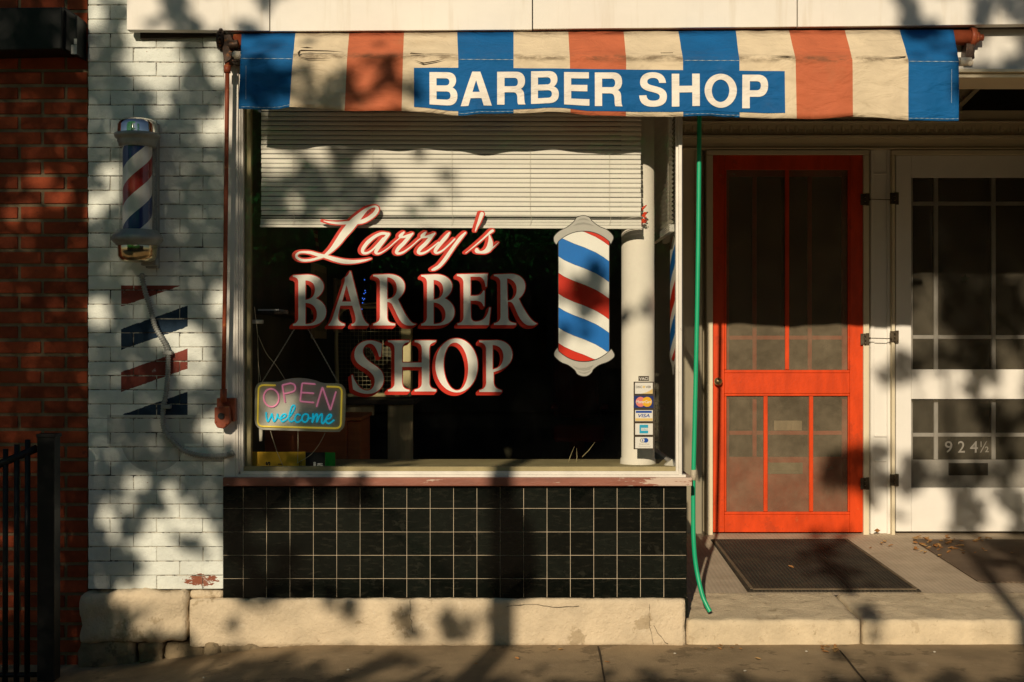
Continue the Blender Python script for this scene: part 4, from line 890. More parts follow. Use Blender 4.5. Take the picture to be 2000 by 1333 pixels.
for j in range(len(rows_)-1):
    for c in range(nc-1):
        cl.add([rows_[j][c], rows_[j][c+1], rows_[j+1][c+1], rows_[j+1][c]], [(0, 1, 2, 3)], stripe[cols_[c][0]], True)
me_ = cl.build('canvas', [M['cblue'], M['ccream'], M['cred']], AW)
bm = bmesh.new(); bm.from_mesh(me_.data); bmesh.ops.remove_doubles(bm, verts=bm.verts, dist=1e-5); bmesh.ops.recalc_face_normals(bm, faces=bm.faces); bm.to_mesh(me_.data); bm.free()
sd = me_.modifiers.new('thickness', 'SOLIDIFY'); sd.thickness = 0.0016; sd.offset = 0
# blue lettering band and letters, following the cloth
tpb = lambda x: 133.0 if x < 950 else 133 + (x-950)/581*7
def bandb(x): return float(np.interp(x, bx_, by_)) - float(np.interp(x, (808, 870, 905, 1000, 1532), (9.5, 7.5, 9, 7.5, 10.5)))
bn = MB(); nb = 60
for j in range(6):
    for i in range(nb):
        q = []
        for ii, jj in ((i, j), (i+1, j), (i+1, j+1), (i, j+1)):
            x = 808.5 + 723.5*ii/nb; a, b = tpb(x), bandb(x); q.append(vpt(x, a+(b-a)*jj/6, 0.004))
        bn.add(q, [(0, 1, 2, 3)], 0, True)
bn.build('sign_band', M['cband'], AW)
HV = {'B': 'M0,0 L62,0 C85,0 95,10 95,26 C95,36 90,43 82,48 C94,52 100,61 100,73 C100,90 88,100 66,100 L0,100 Z M25,19 L58,19 C66,19 71,23 71,30 C71,37 66,41 58,41 L25,41 Z M25,59 L60,59 C70,59 75,63 75,71 C75,79 70,83 60,83 L25,83 Z',
 'A': 'M37,0 L63,0 L100,100 L74,100 L67,79 L32,79 L25,100 L0,100 Z M49.5,26 L38,61 L61,61 Z',
 'R': 'M0,0 L66,0 C88,0 98,11 98,28 C98,40 93,48 83,53 C93,57 95,64 95,76 C96,88 96,95 100,100 L74,100 C71,95 71,88 71,78 C70,68 66,63 55,63 L26,63 L26,100 L0,100 Z M26,19 L60,19 C69,19 73,24 73,32 C73,40 69,45 60,45 L26,45 Z',
 'E': 'M0,0 L98,0 L98,19 L28,19 L28,39 L92,39 L92,58 L28,58 L28,81 L100,81 L100,100 L0,100 Z',
 'S': 'M97,32 L72,32 C71,22 64,17 50,17 C37,17 29,21 29,28 C29,36 40,38 58,42 C84,47 100,53 100,71 C100,90 83,100 51,100 C18,100 1,89 0,67 L26,67 C27,78 35,83 52,83 C66,83 74,79 74,72 C74,64 64,62 45,58 C20,53 3,47 3,29 C3,11 20,0 48,0 C78,0 95,11 97,32 Z',
 'H': 'M0,0 L27,0 L27,38 L73,38 L73,0 L100,0 L100,100 L73,100 L73,58 L27,58 L27,100 L0,100 Z',
 'P': 'M0,0 L60,0 C86,0 100,12 100,33 C100,54 86,66 60,66 L29,66 L29,100 L0,100 Z M29,20 L54,20 C67,20 72,25 72,33 C72,42 67,47 54,47 L29,47 Z'}
lt = MB()
for ch, a, b, c, d in (('B',839,893.6,142,204.3),('A',900,960.7,141,206),('R',971,1026.5,141,204),('B',1037.2,1091.3,140,203),('E',1101.5,1151,142,206),('R',1161.6,1216,142.4,206.6),('S',1248.4,1302,142,208),('H',1311.6,1366,145,207.8),('O',1375.6,1439,145,210),('P',1449.4,1499.6,147,211)):
    if ch == 'O': lp = [ellipse((a+b)/2, (c+d)/2, (b-a)/2, (d-c)/2, 44), ellipse((a+b)/2, (c+d)/2, (b-a)*0.272, (d-c)*0.33, 40)]
    else: lp = path(HV[ch], a, c, (b-a)/100, (d-c)/100)
    vs2, fs2 = fill(lp); bm = bmesh.new(); bv = [bm.verts.new((x, y, 0)) for x, y in vs2]
    for f in fs2:
        try: bm.faces.new([bv[i] for i in f])
        except ValueError: pass
    for x in np.arange(a+4, b, 6.0): bmesh.ops.bisect_plane(bm, geom=bm.verts[:]+bm.edges[:]+bm.faces[:], plane_co=(x, 0, 0), plane_no=(1, 0, 0))
    for y in np.arange(c+6, d, 10.0): bmesh.ops.bisect_plane(bm, geom=bm.verts[:]+bm.edges[:]+bm.faces[:], plane_co=(0, y, 0), plane_no=(0, 1, 0))
    bm.verts.index_update(); base_y = lambda x: (bandb(x)-tpb(x)-78)*0.45
    lt.add([vpt(v.co.x, v.co.y + base_y(v.co.x)*max(0, (v.co.y-170)/40), 0.007) for v in bm.verts], [[v.index for v in f.verts] for f in bm.faces], 0); bm.free()
lt.build('sign_lettering', M['clet'], AW)
# seams and tears
sm_ = MB()
def seam(x0, x1, fy, w=0.55, dash=7.0):
    n = int((x1-x0)/dash); vs = []
    for k in range(n+1):
        x = x0 + (x1-x0)*k/n; ww = w*(0.25 + 0.75*(k % 2)); vs += [vpt(x, fy(x)-ww, 0.003), vpt(x, fy(x)+ww, 0.003)]
    sm_.add(vs, [(2*k, 2*k+1, 2*k+3, 2*k+2) for k in range(n)])
for a, b in ((471, 571), (897, 1002), (1336, 1443), (1775, 1872)):
    seam(a, b, lambda x: fold(x)+1.8)
    seam(a, b, lambda x: float(np.interp(x, bx_, by_))-4.0, 0.4, 5.0)
for X_ in (481, 1859):
    y = fold(X_)+16; vs = [vpt(X_+d, y+6*k, 0.003) for k in range(12) for d in (-0.3, 0.3)]; sm_.add(vs, [(2*k, 2*k+1, 2*k+3, 2*k+2) for k in range(11)])
build_split(sm_, 'seam', M['stitch'], AW)
tr_ = MB()
def tear(pts, Y=-0.262):
    q = [P(x, y, Y) for x, y in pts]; tr_.add(q + [p + Vector((0, 0.004, 0)) for p in q], [list(range(len(q)))])
for pts in ([(583,101),(588,97.5),(640,99),(676,102.5),(640,101),(600,100.5)], [(581,103),(586,98),(587,103),(583,109)], [(582,110.5),(600,114.2),(650,115),(600,116)], [(586,93.5),(600,92),(613,94.5),(600,95)], [(800,105.5),(803,103),(812,104),(830,105.6),(888,105),(840,107)], [(808,117),(818,120.5),(828,122.5),(850,119),(870,115),(850,121),(826,125)], [(1290,103.2),(1315,103),(1314,104.2),(1291,104.6)], [(1500,109.2),(1538,109.4),(1547,111),(1538,111.2)], [(1722,113.5),(1750,111),(1770,110),(1768,112),(1745,113)]): tear(pts)
build_split(tr_, 'tear', M['crack'], AW)
# roller, brackets, gear, crank rod, gear box
r_ = MB(); A = P(452, 84, -0.03); Bq = P(1912, 75, -0.03)
r_.tube([P(458, 82, -0.05), P(1900, 74, -0.05)], 0.037, 20)
q = P(1893, 73, -0.05); r_.tube([q, P(1904, 73.5, -0.05)], [0.048, 0.045], 20); r_.tube([P(1904, 73.5, -0.05), P(1911, 73.8, -0.05)], 0.028, 12); r_.tube([P(1911, 73.8, -0.05), P(1920, 74, -0.05)], 0.017, 8)
r_.build('roller_tube', M['rod'], AW)
fb_ = MB(); fb_.tube([P(462, 110, -0.225), P(1897, 118, -0.225)], 0.013, 12); fb_.tube([P(458, 108, -0.225), P(470, 108.5, -0.225)], 0.019, 12); fb_.tube([P(1874, 121, -0.225), P(1887, 121, -0.225)], 0.021, 12)
fb_.ball(P(1894, 122, -0.225), 0.018, 0.012, 0.018); fb_.ball(P(460, 107, -0.225), 0.017, 0.012, 0.017)
fb_.build('front_bar', M['whitefit'], AW)
br = MB(); br.prism([(PX(1886, -.06), PZ(86, -.06)), (PX(1900, -.06), PZ(86, -.06)), (PX(1902, -.06), PZ(116, -.06)), (PX(1884, -.06), PZ(116, -.06))], -0.075, 0.0)
br.prism([(PX(436, -.1), PZ(70, -.1)), (PX(452, -.1), PZ(69, -.1)), (PX(458, -.1), PZ(84, -.1)), (PX(453, -.1), PZ(118, -.1)), (PX(440, -.1), PZ(126, -.1)), (PX(436, -.1), PZ(100, -.1))], -0.12, -0.012)
br.tube([P(447, 90, -0.125), P(466, 86, -0.125)], 0.022, 14); br.pbox(452, 468, 116, 121, -0.13, 0.11)
build_split(br, 'bracket', M['grease'], AW, 0.003)
ge = MB(); gc = P(432.5, 79, -0.09)
ge.tube([gc + Vector((-0.016, 0, 0)), gc + Vector((0.016, 0, 0))], 0.046, 28)
for k in range(18):
    a = 2*math.pi*k/18; d = Vector((0, math.cos(a), math.sin(a))); ge.tube([gc + d*0.044, gc + d*0.056], [0.009, 0.006], 6)
ge.build('gear_wheel', M['grease'], AW)
rd = MB(); rd.tube([P(444, 139, -0.10), P(443.5, 200, -0.098), P(439.5, 560, -0.09), P(436.5, 765, -0.085)], 0.0105, 14); rd.tube([P(444.2, 128, -0.10), P(444, 143, -0.10)], 0.0165, 14); rd.tube([P(444.5, 112, -0.10), P(444.2, 129, -0.10)], 0.012, 12)
rd.tube([P(436.6, 760, -0.085), P(436.2, 786, -0.085)], 0.0165, 14); rd.build('crank_rod', M['rod'], AW)
gb = MB(); gb.pbox(423, 459, 778, 824, -0.06, 0.046); gb.prism([(PX(x, -.105), PZ(y, -.105)) for x, y in ((418.5,796),(447,794),(449,826),(436,838),(424,836),(418.5,826))], -0.105, -0.061)
GB = gb.build('gear_box', M['rod'], AW, bevel=0.005)
m_ = MB(); c = P(432, 813, -0.1065); m_.tube([c, c + Vector((0, -0.006, 0))], 0.0155, 18); m_.build('crank_socket', M['blackiron'], GB)
m_ = MB()
for px, py, Y in ((421.5, 798, -.107), (444, 797, -.107), (422, 825, -.107), (441, 829, -.107), (451, 784, -.062), (448, 790, -.062)): p = P(px, py, Y); m_.ball(p, 0.0045, 0.004, 0.0045, 8, 5)
build_split(m_, 'bolt', M['rod'], GB)

# ================================================================== barber pole
BPX, BPY = PX(268.5, -0.13), -0.13
BP = empty('barber_pole', (BPX, BPY, PZ(513, BPY)), 'wall mounted barber pole with chrome caps and turning red, white and blue cylinder', 'barber pole')
z = lambda py: PZ(py, BPY); kx = (BPY-CY)/F
def lat(name, prof, m, n=40): q = MB(); q.lathe([(r*kx, z(py)) for r, py in prof], BPX, BPY, n); return q.build(name, m, BP)
lat('top_cap', [(0,230.5),(18,231.5),(30,234.5),(36,239),(38.5,246),(39,261)], M['chrome'])
lat('collar', [(39,261),(43.5,262),(44.5,266),(42.5,270.5),(38,273),(38.5,277),(36,282),(35.5,287),(30,288.5)], M['pewter'])
lat('collar', [(28,449),(39,450.5),(41,455),(46,458),(49.5,464),(49.5,470),(46,474),(42,477.5),(41,480),(38,480.5)], M['pewter'])
lat('bottom_cup', [(37.5,480),(38,483),(37,501),(33,509),(26,512.5),(0,513.5)], M['brassy'])
lat('glass_cylinder', [(34.5,287),(34.5,451)], M['cylglass'])
dr = MB(); n_, r0 = 48, 28.0; rows2 = 60; per = 128.0
def polestripe(a, py):
    w = (py + a/(2*math.pi)*152.0) % 152.0
    return w
for j in range(rows2):
    pass
edges = []
bandw = [(0, 1, 40), (40, 0, 76), (76, 2, 112), (112, 0, 152)]   # start, material, end within one turn (photo rows)
for s0, mi, s1 in bandw:
    for turn in range(-2, 4):
        for k in range(n_):
            a0_, a1_ = 2*math.pi*k/n_, 2*math.pi*(k+1)/n_; q = []
            for a, s_ in ((a0_, s0), (a1_, s0), (a1_, s1), (a0_, s1)):
                py = 230 + turn*152 + s_ - (a/(2*math.pi))*152; py = min(max(py, 284), 452); q.append((BPX + r0*kx*math.cos(a), BPY + r0*kx*math.sin(a), z(py)))
            if abs(q[0][2]-q[3][2]) + abs(q[1][2]-q[2][2]) > 1e-5: dr.add(q, [(0, 1, 2, 3)], mi, True)
dr.build('striped_cylinder', [mat('pole white', (0.66,0.65,0.60), 0.5, 0.05, 8, 0), mat('pole blue', (0.012,0.03,0.14), 0.4, 0.05, 8, 0), mat('pole red', (0.30,0.018,0.012), 0.4, 0.05, 8, 0)], BP)
m_ = MB(); m_.box(PX(284, -.05), PX(307, -.05), -0.05, 0.0, PZ(524, -.05), PZ(240, -.05)); m_.box(PX(275, -.1), PX(305, -.1), -0.1, -0.051, PZ(519, -.1), PZ(505, -.1)); m_.box(PX(280, -.1), PX(306, -.1), -0.12, -0.051, PZ(262, -.1), PZ(244, -.1)); m_.build('wall_bracket', M['pewter'], BP, bevel=0.004)
# flexible conduit
cpts = [(277,535),(279,550),(285,575),(293,600),(302,635),(312,655),(322,672),(328,690),(328.5,715),(327,740),(324,770),(319,800),(318.5,830),(325,847),(340,865),(358,880),(380,888),(410,891.5),(440,890),(453,885)]
pc = crom([tuple(P(x, y, -0.026 if i > 0 else -0.04)) for i, (x, y) in enumerate(cpts)], 5)
dense = []
L_ = 0.0; pts_ = [Vector(p) for p in pc]; step = 0.0030; carry = 0.0
for a, b in zip(pts_, pts_[1:]):
    d = (b-a).length; t = carry
    while t < d: dense.append(a + (b-a)*(t/d)); t += step
    carry = t - d
m_ = MB(); m_.tube(dense, [0.0138 if (i//2) % 2 else 0.0100 for i in range(len(dense))], 12); CO = m_.build('flexible_conduit', M['conduit']); tag(CO, 'ribbed grey metal conduit curving down the white bricks from the barber pole to the window', 'conduit')
m_ = MB(); 
for px, py in ((325, 690), (322, 795)): m_.pbox(px-8, px+10, py-4, py+4, -0.04, 0.036)
m_.tube([P(447, 888, -0.028), P(456, 884, -0.028)], 0.015, 12); build_split(m_, 'conduit_strap', M['conduit'], CO, 0.003)

# ================================================================== green tube hanging by the window
hp = [(1366,205,0.15),(1365.5,300,0.15),(1364,450,0.15),(1361,640,0.145),(1357.5,800,0.14),(1354.5,925,0.135),(1354,1000,0.13),(1355,1060,0.12),(1360,1110,0.11),(1371,1160,0.085),(1380,1182,0.07),(1387,1195,0.06)]
H_ = empty('green_tube', P(1387, 1195, 0.06), 'long green plastic tube hanging from the awning beside the shop window down to the step', 'tube')
m_ = MB(); hd = crom([tuple(P(a, b, c)) for a, b, c in hp], 40); m_.tube(hd, [0.0112 + (0.0006 if i % 2 else 0) for i in range(len(hd))], 14); m_.build('tube', M['hose'], H_)
m_ = MB(); m_.tube([P(1354.6, 918, 0.135), P(1354.4, 938, 0.134)], 0.0145, 12); m_.tube([P(1354.4, 938, 0.134), P(1354.2, 946, 0.134)], 0.010, 10); m_.build('joint_clip', M['hosefit'], H_)

# ================================================================== blinds
BL = empty('venetian_blind', (PX(881, .09), 0.09, PZ(446, .09)), 'white venetian blind pulled half down behind the front shop window', 'blind')
by0 = 0.088; m_ = MB(); kk = (by0-CY)/F
def slat(mb, x0, x1, pyl, pyr, Y, hgt, tilt, curve=0.003, n=6):
    vs = []; secs = [(-1, 0.0), (-0.5, -curve*0.75), (0, -curve), (0.5, -curve*0.75), (1, 0.0)]
    for s_, dy in secs:
        for i in range(n+1):
            u = i/n; py = pyl + (pyr-pyl)*u; vs.append((PX(x0+(x1-x0)*u, Y), Y + dy + s_*hgt/2*math.sin(tilt), PZ(py, Y) + s_*hgt/2*math.cos(tilt)))
    w = n+1; mb.add(vs, [(r*w+i, r*w+i+1, (r+1)*w+i+1, (r+1)*w+i) for r in range(4) for i in range(n)], 0, True)
py = 122.0; i = 0
while py < 416:
    j = random.uniform(-0.35, 0.35); slat(m_, 510.5 + random.uniform(-.6, .6), 1251.5 + random.uniform(-.6, .6), py + j, py + 2.4*(py-110)/300 + 0.4 + j*0.6, by0, 0.0212, R(12 + random.uniform(-3, 3))); py += 9.18; i += 1
slat(m_, 510, 1252, 423.0, 423.8, by0, 0.006, R(60), 0.001); slat(m_, 509.5, 1252, 425.0, 428.5, by0, 0.005, R(65), 0.001)
for q, (a, b) in enumerate(((429, 431.5), (432, 434), (434.8, 436.8), (437.2, 439.4))): slat(m_, 509, 1252.5, a, b, by0 - 0.001*(q % 2), 0.0062, R(20), 0.0012)
m_.build('slats', M['slat'], BL)
m_ = MB(); m_.prism([(PX(508.5, by0), PZ(444.5, by0)), (PX(1252.5, by0), PZ(448, by0)), (PX(1252.5, by0), PZ(441.5, by0)), (PX(508.5, by0), PZ(439.5, by0))], by0-0.012, by0+0.012); m_.build('bottom_rail', M['slat'], BL, bevel=0.002)
m_ = MB(); m_.pbox(508, 1253, 104, 117, by0-0.015, 0.03); m_.build('headrail', M['slat'], BL, bevel=0.002)
m_ = MB()
for px in (572, 727, 882, 1035, 1190):
    m_.tube([P(px, 110, by0-0.014), P(px+0.5, 415, by0-0.014), P(px+3, 426, by0-0.016), P(px, 441, by0-0.015)], 0.0008, 5)
m_.build('cords', M['cord'], BL)
SB = empty('venetian_blind', (0.8, 0.6, PZ(460, .2)), 'white venetian blind edge on behind the side glass, right of the column', 'blind')
m_ = MB(); zt, zl = PZ(120, .2), PZ(440, .2); zz = zt; x_ = 0.795
while zz > zl:
    tl = R(38); h = 0.023; y0, y1 = 0.12, 0.95
    m_.add([(x_ - h/2*math.cos(tl), y0, zz + h/2*math.sin(tl)), (x_, y0, zz+0.003), (x_ + h/2*math.cos(tl), y0, zz - h/2*math.sin(tl)), (x_ - h/2*math.cos(tl), y1, zz + h/2*math.sin(tl)), (x_, y1, zz+0.003), (x_ + h/2*math.cos(tl), y1, zz - h/2*math.sin(tl))], [(0, 1, 4, 3), (1, 2, 5, 4)], 0, True); zz -= 0.0225
for k in range(7): m_.box(x_-0.013 + 0.002*(k % 2), x_+0.012, 0.12, 0.95, zl - 0.008 - 0.005*k, zl - 0.005 - 0.005*k)
m_.build('slats', M['slat'], SB)
m_ = MB(); m_.tube([(x_-0.014, 0.16, zt), (x_-0.014, 0.16, zl-0.03)], 0.001, 5); m_.build('cords', M['cord'], SB)

pp = MB(); a = P(1296, 911, .16); pp.add([a, P(1316, 912, .12), P(1313, 897, .17), P(1299, 905, .2), a + Vector((0, .003, .002)), P(1316, 912, .123), P(1313, 897, .173), P(1299, 905, .203)], [(0, 1, 2, 3), (7, 6, 5, 4), (0, 4, 5, 1), (1, 5, 6, 2), (2, 6, 7, 3), (3, 7, 4, 0)])
tag(pp.build('paper_scrap', M['cord']), 'crumpled pale paper scrap on the window ledge right of the column', 'paper')
# ================================================================== neon style sign
NYs = 0.085; S10 = lambda x, y, Y: P(490 + x/10, 730 + y/10, Y)
NS = empty('open_sign', tuple(P(587, 845, NYs)), 'small hanging OPEN welcome sign with pink, blue and yellow tubes behind the glass', 'sign')
pan = [(78,420),(82,320),(105,235),(160,182),(250,163),(540,160),(650,122),(800,95),(950,88),(1100,100),(1260,135),(1420,185),(1690,190),(1780,222),(1835,300),(1855,420),(1848,700),(1838,920),(1815,1040),(1750,1115),(1650,1141),(960,1122),(260,1097),(160,1070),(98,1000),(74,900),(75,650)]
m_ = MB(); pl = [(S10(x, y, NYs).x, S10(x, y, NYs).z) for x, y in crom(pan, 4, True)]; m_.prism(pl, NYs, NYs+0.006); m_.build('sign_board', M['neonback'], NS)
def tubes(name, m, lists, r=0.0042, smooth=True):
    q = MB()
    for closed, pts in lists:
        p = crom(pts, 7, closed) if smooth else pts; q.tube([S10(x, y, NYs-0.006) for x, y in p], r, 8, 0, closed)
        if not closed:
            for e in (p[0], p[-1]): q.ball(S10(e[0], e[1], NYs-0.006), r, r, r, 8, 6)
    q.build(name, m, NS)
def corner(pts, rad=25):                                     # straight runs with slightly rounded corners
    out = [pts[0]]
    for a, b, c in zip(pts, pts[1:], pts[2:]):
        d1 = math.hypot(a[0]-b[0], a[1]-b[1]); d2 = math.hypot(c[0]-b[0], c[1]-b[1])
        p = (b[0]+(a[0]-b[0])*rad/d1, b[1]+(a[1]-b[1])*rad/d1); q = (b[0]+(c[0]-b[0])*rad/d2, b[1]+(c[1]-b[1])*rad/d2)
        for k in range(5): u = k/4; out.append(tuple((1-u)**2*p[i] + 2*u*(1-u)*b[i] + u*u*q[i] for i in (0, 1)))
    return out + [pts[-1]]
tubes('border_tube', M['tubeyel'], [(False, corner([(470,230),(150,222),(130,1030),(1755,1072),(1778,262),(1490,255)], 105))], 0.0043, False)
tubes('open_tube', M['tubepink'], [(True, ellipse(398, 475, 148, 176, 28, -0.15)), (False, corner([(668,555),(612,225),(770,190)], 22) + crom([(770,190),(840,212),(868,275),(845,340),(770,372),(650,395)], 6)),
     (False, corner([(1250,207),(1000,187),(962,545),(1222,567)], 28)), (False, [(985,372),(1220,386)]), (False, corner([(1285,640),(1397,262),(1552,722),(1660,362)], 34))], 0.0042, False)
tubes('welcome_tube', M['tubeblue'], [(False, [(300,765),(302,850),(330,938),(378,862),(408,785),(424,860),(452,938),(500,880),(520,785),(535,862),(590,880),(672,838),(680,795),(625,800),(580,872),(612,942),(690,905),(790,800),(858,665),(845,622),(800,645),(752,800),(742,900),(785,942),(838,915)]),
     (False, [(958,812),(905,795),(862,860),(872,932),(922,950),(985,905)]), (True, [(1060,790),(1118,815),(1112,900),(1060,950),(1003,915),(1005,840)]), (False, [(1105,885),(1170,870)]),
     (False, [(1212,790),(1208,870),(1195,958),(1235,860),(1280,790),(1298,830),(1285,952),(1330,850),(1378,790),(1392,830),(1382,950),(1412,972),(1462,900)]), (False, [(1462,895),(1540,872),(1572,815),(1532,800),(1475,868),(1472,945),(1530,975),(1620,912)])], 0.0040)
def chain(a, b, nm):
    q = MB(); d = b-a; n = max(4, int(d.length/0.0085)); t = d.normalized(); s1 = t.cross(Vector((0, 1, 0))).normalized(); s2 = Vector((0, 1, 0))
    for i in range(n):
        c = a + d*((i+0.5)/n); s_ = s1 if i % 2 else s2
        q.tube([c + t*0.0058*math.cos(w) + s_*0.0026*math.sin(w) for w in [2*math.pi*k/8 for k in range(8)]], 0.0008, 4, 0, True)
    return q.build(nm, M['cord'], NS)
chain(P(577, 640, NYs), P(511, 748, NYs), 'chain'); chain(P(600, 640, NYs), P(661, 749, NYs), 'chain')
m_ = MB()
for pts in ([(497,600),(503,655),(504,700),(509,745)], [(504,655),(520,690),(540,715),(557,742)], [(503,655),(504,690),(505,748)], [(528,842),(540,880),(553,911)], [(582,842),(582,875),(581,905)], [(635,846),(622,870),(605,890),(580,905)]): m_.tube(crom([tuple(P(x, y, NYs+0.012)) for x, y in pts], 6), 0.0012, 6)
build_split(m_, 'wire', M['wire'], NS)
m_ = MB(); m_.tube([P(509.5, 838, NYs+.012), P(509.5, 862, NYs+.012)], [0.010, 0.008], 8); m_.build('plug', M['cord'], NS)

# ================================================================== card stickers on the glass
CS = empty('card_sticker_strip', tuple(P(1257, 878, GY)), 'vertical strip of payment card stickers on the glass in front of the white column', 'sticker')
SYk = GY + 0.0050
def sticker(name, items):
    q = MB(); ms = []
    for sh, m, lev in items:
        if m not in ms: ms.append(m)
        flat(q, sh, SYk - 0.00022*lev + 0.0012, ms.index(m))
    return q.build(name, [M[k] for k in ms], CS)
sticker('strip_backing', [(rect(1237.5, 1277.5, 746, 878), 'brown', 0)])
sticker('bank_tag', [(rect(1247, 1267.5, 735, 744.5), 'brown', 0), (text('VACI', 1248.5, 1266, 737.2, 742.8, 0.015), 'whitec', 1)])
sticker('card_sticker', [(rect(1240.2, 1274.8, 748, 769.5), 'whitec', 1), (fill([[(1252,769.3),(1262,767),(1270,763),(1274.6,759.5),(1274.6,769.3)]]), 'gold', 2), (text('DISC', 1242, 1254.6, 754, 758.5, 0.01), 'brown', 2), (text('VER', 1261, 1271.6, 754, 758.5, 0.01), 'brown', 2), (([(x, y) for x, y in ellipse(1257.7, 756.2, 2.4, 2.4, 16)], [list(range(16))]), 'gold', 2)])
sticker('card_sticker', [(rect(1238.6, 1276.2, 773.5, 797), 'cardblue', 1), ((ellipse(1251.2, 785.3, 9.6, 9.8, 28), [list(range(28))]), 'mcred', 2), ((ellipse(1263.8, 785.3, 9.6, 9.8, 28), [list(range(28))]), 'mcyel', 3), (text('MasterCard', 1242.5, 1272.5, 782.2, 788, 0.02, 0.2), 'whitec', 4)])
sticker('card_sticker', [(rect(1240.4, 1275, 801.5, 823), 'whitec', 1), (rect(1241.8, 1273, 802.8, 807), 'visablue', 2), (text('VISA', 1246.5, 1269, 809, 815.6, 0.02, 0.25), 'visablue', 2), (rect(1241, 1274.5, 817.5, 822.5), 'gold', 2)])
sticker('card_sticker', [(rect(1240.6, 1275, 827.5, 849.5), 'whitec', 1), (rect(1249, 1266, 830, 847), 'amex', 2), (rect(1252, 1266, 836.2, 841.5), 'whitec', 3), (text('EXPRESS', 1253, 1265, 837.4, 840.3), 'amex', 4)])
sticker('card_sticker', [(rect(1240.6, 1275.2, 854, 876), 'whitec', 1), ((ellipse(1255, 860.5, 5.2, 4.6, 24), [list(range(24))]), 'greyt', 2), ((ellipse(1261, 860.5, 5.4, 4.6, 24), [list(range(24))]), 'visablue', 3), ((ellipse(1255.2, 860.5, 3.6, 3.4, 20), [list(range(20))]), 'whitec', 4), (rect(1254.4, 1256, 858.2, 862.8), 'visablue', 5), (text('Diners Club', 1248.5, 1268, 866, 869.6), 'greyt', 2), (text('International', 1247.5, 1270, 871, 873.8), 'greyt', 2)])

# ================================================================== things inside the shop
o = empty('red_ornament', tuple(P(1256, 435, .14)), 'small bright red plastic flower ornament hanging at the right end of the front blind', 'ornament')
m_ = MB()
for k in range(34):
    c = P(1259 + random.uniform(-4.5, 4.5), 424 + random.uniform(-8, 12), 0.135); s_ = random.uniform(0.003, 0.006); m_.ball(c, s_, s_, s_, 6, 4)
m_.build('flower', M['redshiny'], o)
m_ = MB(); m_.tube([P(1252, 412, .13), P(1257, 406, .13), P(1263, 401, .13)], [0.004, 0.006, 0.002], 8); m_.tube([P(1254, 428, .13), P(1253, 441, .13)], 0.003, 6); build_split(m_, 'stalk', M['redshiny'], o)

cb = empty('wooden_cabinet', (-1.05, 0.8, 0.16), 'orange brown wooden cabinet standing inside behind the OPEN sign', 'cabinet')
Yc = 0.60; m_ = MB(); m_.box(PX(478, Yc), PX(677, Yc), Yc, Yc+0.5, 0.161, PZ(822, Yc)); m_.box(PX(677.2, Yc), PX(703, Yc), Yc+0.02, Yc+0.5, 0.161, PZ(824, Yc)); m_.build('carcass', M['woodO'], cb, bevel=0.004)
m_ = MB(); m_.box(PX(474, Yc), PX(707, Yc), Yc-0.02, Yc+0.52, PZ(821.5, Yc), PZ(815, Yc)); m_.build('top', M['woodO'], cb, bevel=0.004)
bd = empty('letter_card', tuple(P(570, 911, .13)), 'yellow, black and green printed card leaning at the bottom left of the shop window', 'card')
Yd = 0.13; ms = ['yellow', 'black', 'greenc', 'whitec']; m_ = MB()
m_.pbox(480, 596.5, 883, 912, Yd, 0.004, 0); m_.pbox(597, 634.5, 884, 912, Yd, 0.004, 1); m_.pbox(635, 654.5, 884, 912, Yd, 0.004, 2)
m_.build('board', [M[k] for k in ms], bd)
for nm_, sh_, mt_ in (('printed_letter', text('s', 519, 528, 902, 909.5, 0.02, 0, math.pi/2), 'black'), ('printed_letter', text('m', 584, 589.5, 902, 911, 0.01, 0, math.pi/2), 'black'), ('printed_letter', text('l', 543, 552, 906, 908, 0.01, 0, math.pi/2), 'black'), ('printed_word', text('is', 612, 631, 903, 911, 0.02), 'whitec')):
    m_ = MB(); flat(m_, sh_, Yd-0.002); m_.build(nm_, M[mt_], bd)

fn = empty('cage_fan', (-0.9, 1.6, 0.9), 'tall beige electric fan heater with wire grille standing inside behind the lettering', 'fan')
Yf = 1.5; fr = MB(); ol = crom([(660,770),(657,700),(657,650),(660,618),(672,604),(690,600),(730,600),(765,602),(785,612),(796,630),(797,700),(796,770)], 6)
fr.tube([P(x, y, Yf) for x, y in ol] , 0.012, 10); fr.tube([P(660, 772, Yf), P(797, 772, Yf)], 0.014, 10); fr.tube(crom([tuple(P(x, y, Yf)) for x, y in ((705,600),(712,594),(745,593),(752,600))], 5), 0.006, 8)
FR = fr.build('fan_frame', M['fanframe'], fn)
m_ = MB(); m_.box(PX(783, Yf), PX(803, Yf), Yf-0.02, Yf+0.12, PZ(776, Yf), PZ(640, Yf)); m_.build('side_panel', M['fanframe'], fn, bevel=0.008)
m_ = MB()
for x in range(668, 790, 8): m_.tube([P(x, 606, Yf-.012), P(x, 770, Yf-.012)], 0.0011, 5)
for y in range(608, 770, 8): m_.tube([P(660, y, Yf-.014), P(795, y, Yf-.014)], 0.0009, 5)
m_.build('grille', M['fangrille'], fn)
m_ = MB(); c = P(721, 687, Yf-.02)
for r in (0.009, 0.022, 0.034): m_.tube([c + Vector((r*math.cos(a), 0, r*math.sin(a))) for a in [2*math.pi*k/24 for k in range(24)]], 0.0022, 6, 0, True)
for k in range(3):
    a0_ = 2*math.pi*k/3; m_.add([c + Vector((0.03*math.cos(a0_), .03, 0.03*math.sin(a0_))), c + Vector((0.16*math.cos(a0_-.3), .02, 0.16*math.sin(a0_-.3))), c + Vector((0.17*math.cos(a0_+.25), .05, 0.17*math.sin(a0_+.25))), c + Vector((0.03*math.cos(a0_+.6), .05, 0.03*math.sin(a0_+.6)))], [(0, 1, 2, 3)])
m_.build('blade', M['inwall'], fn)
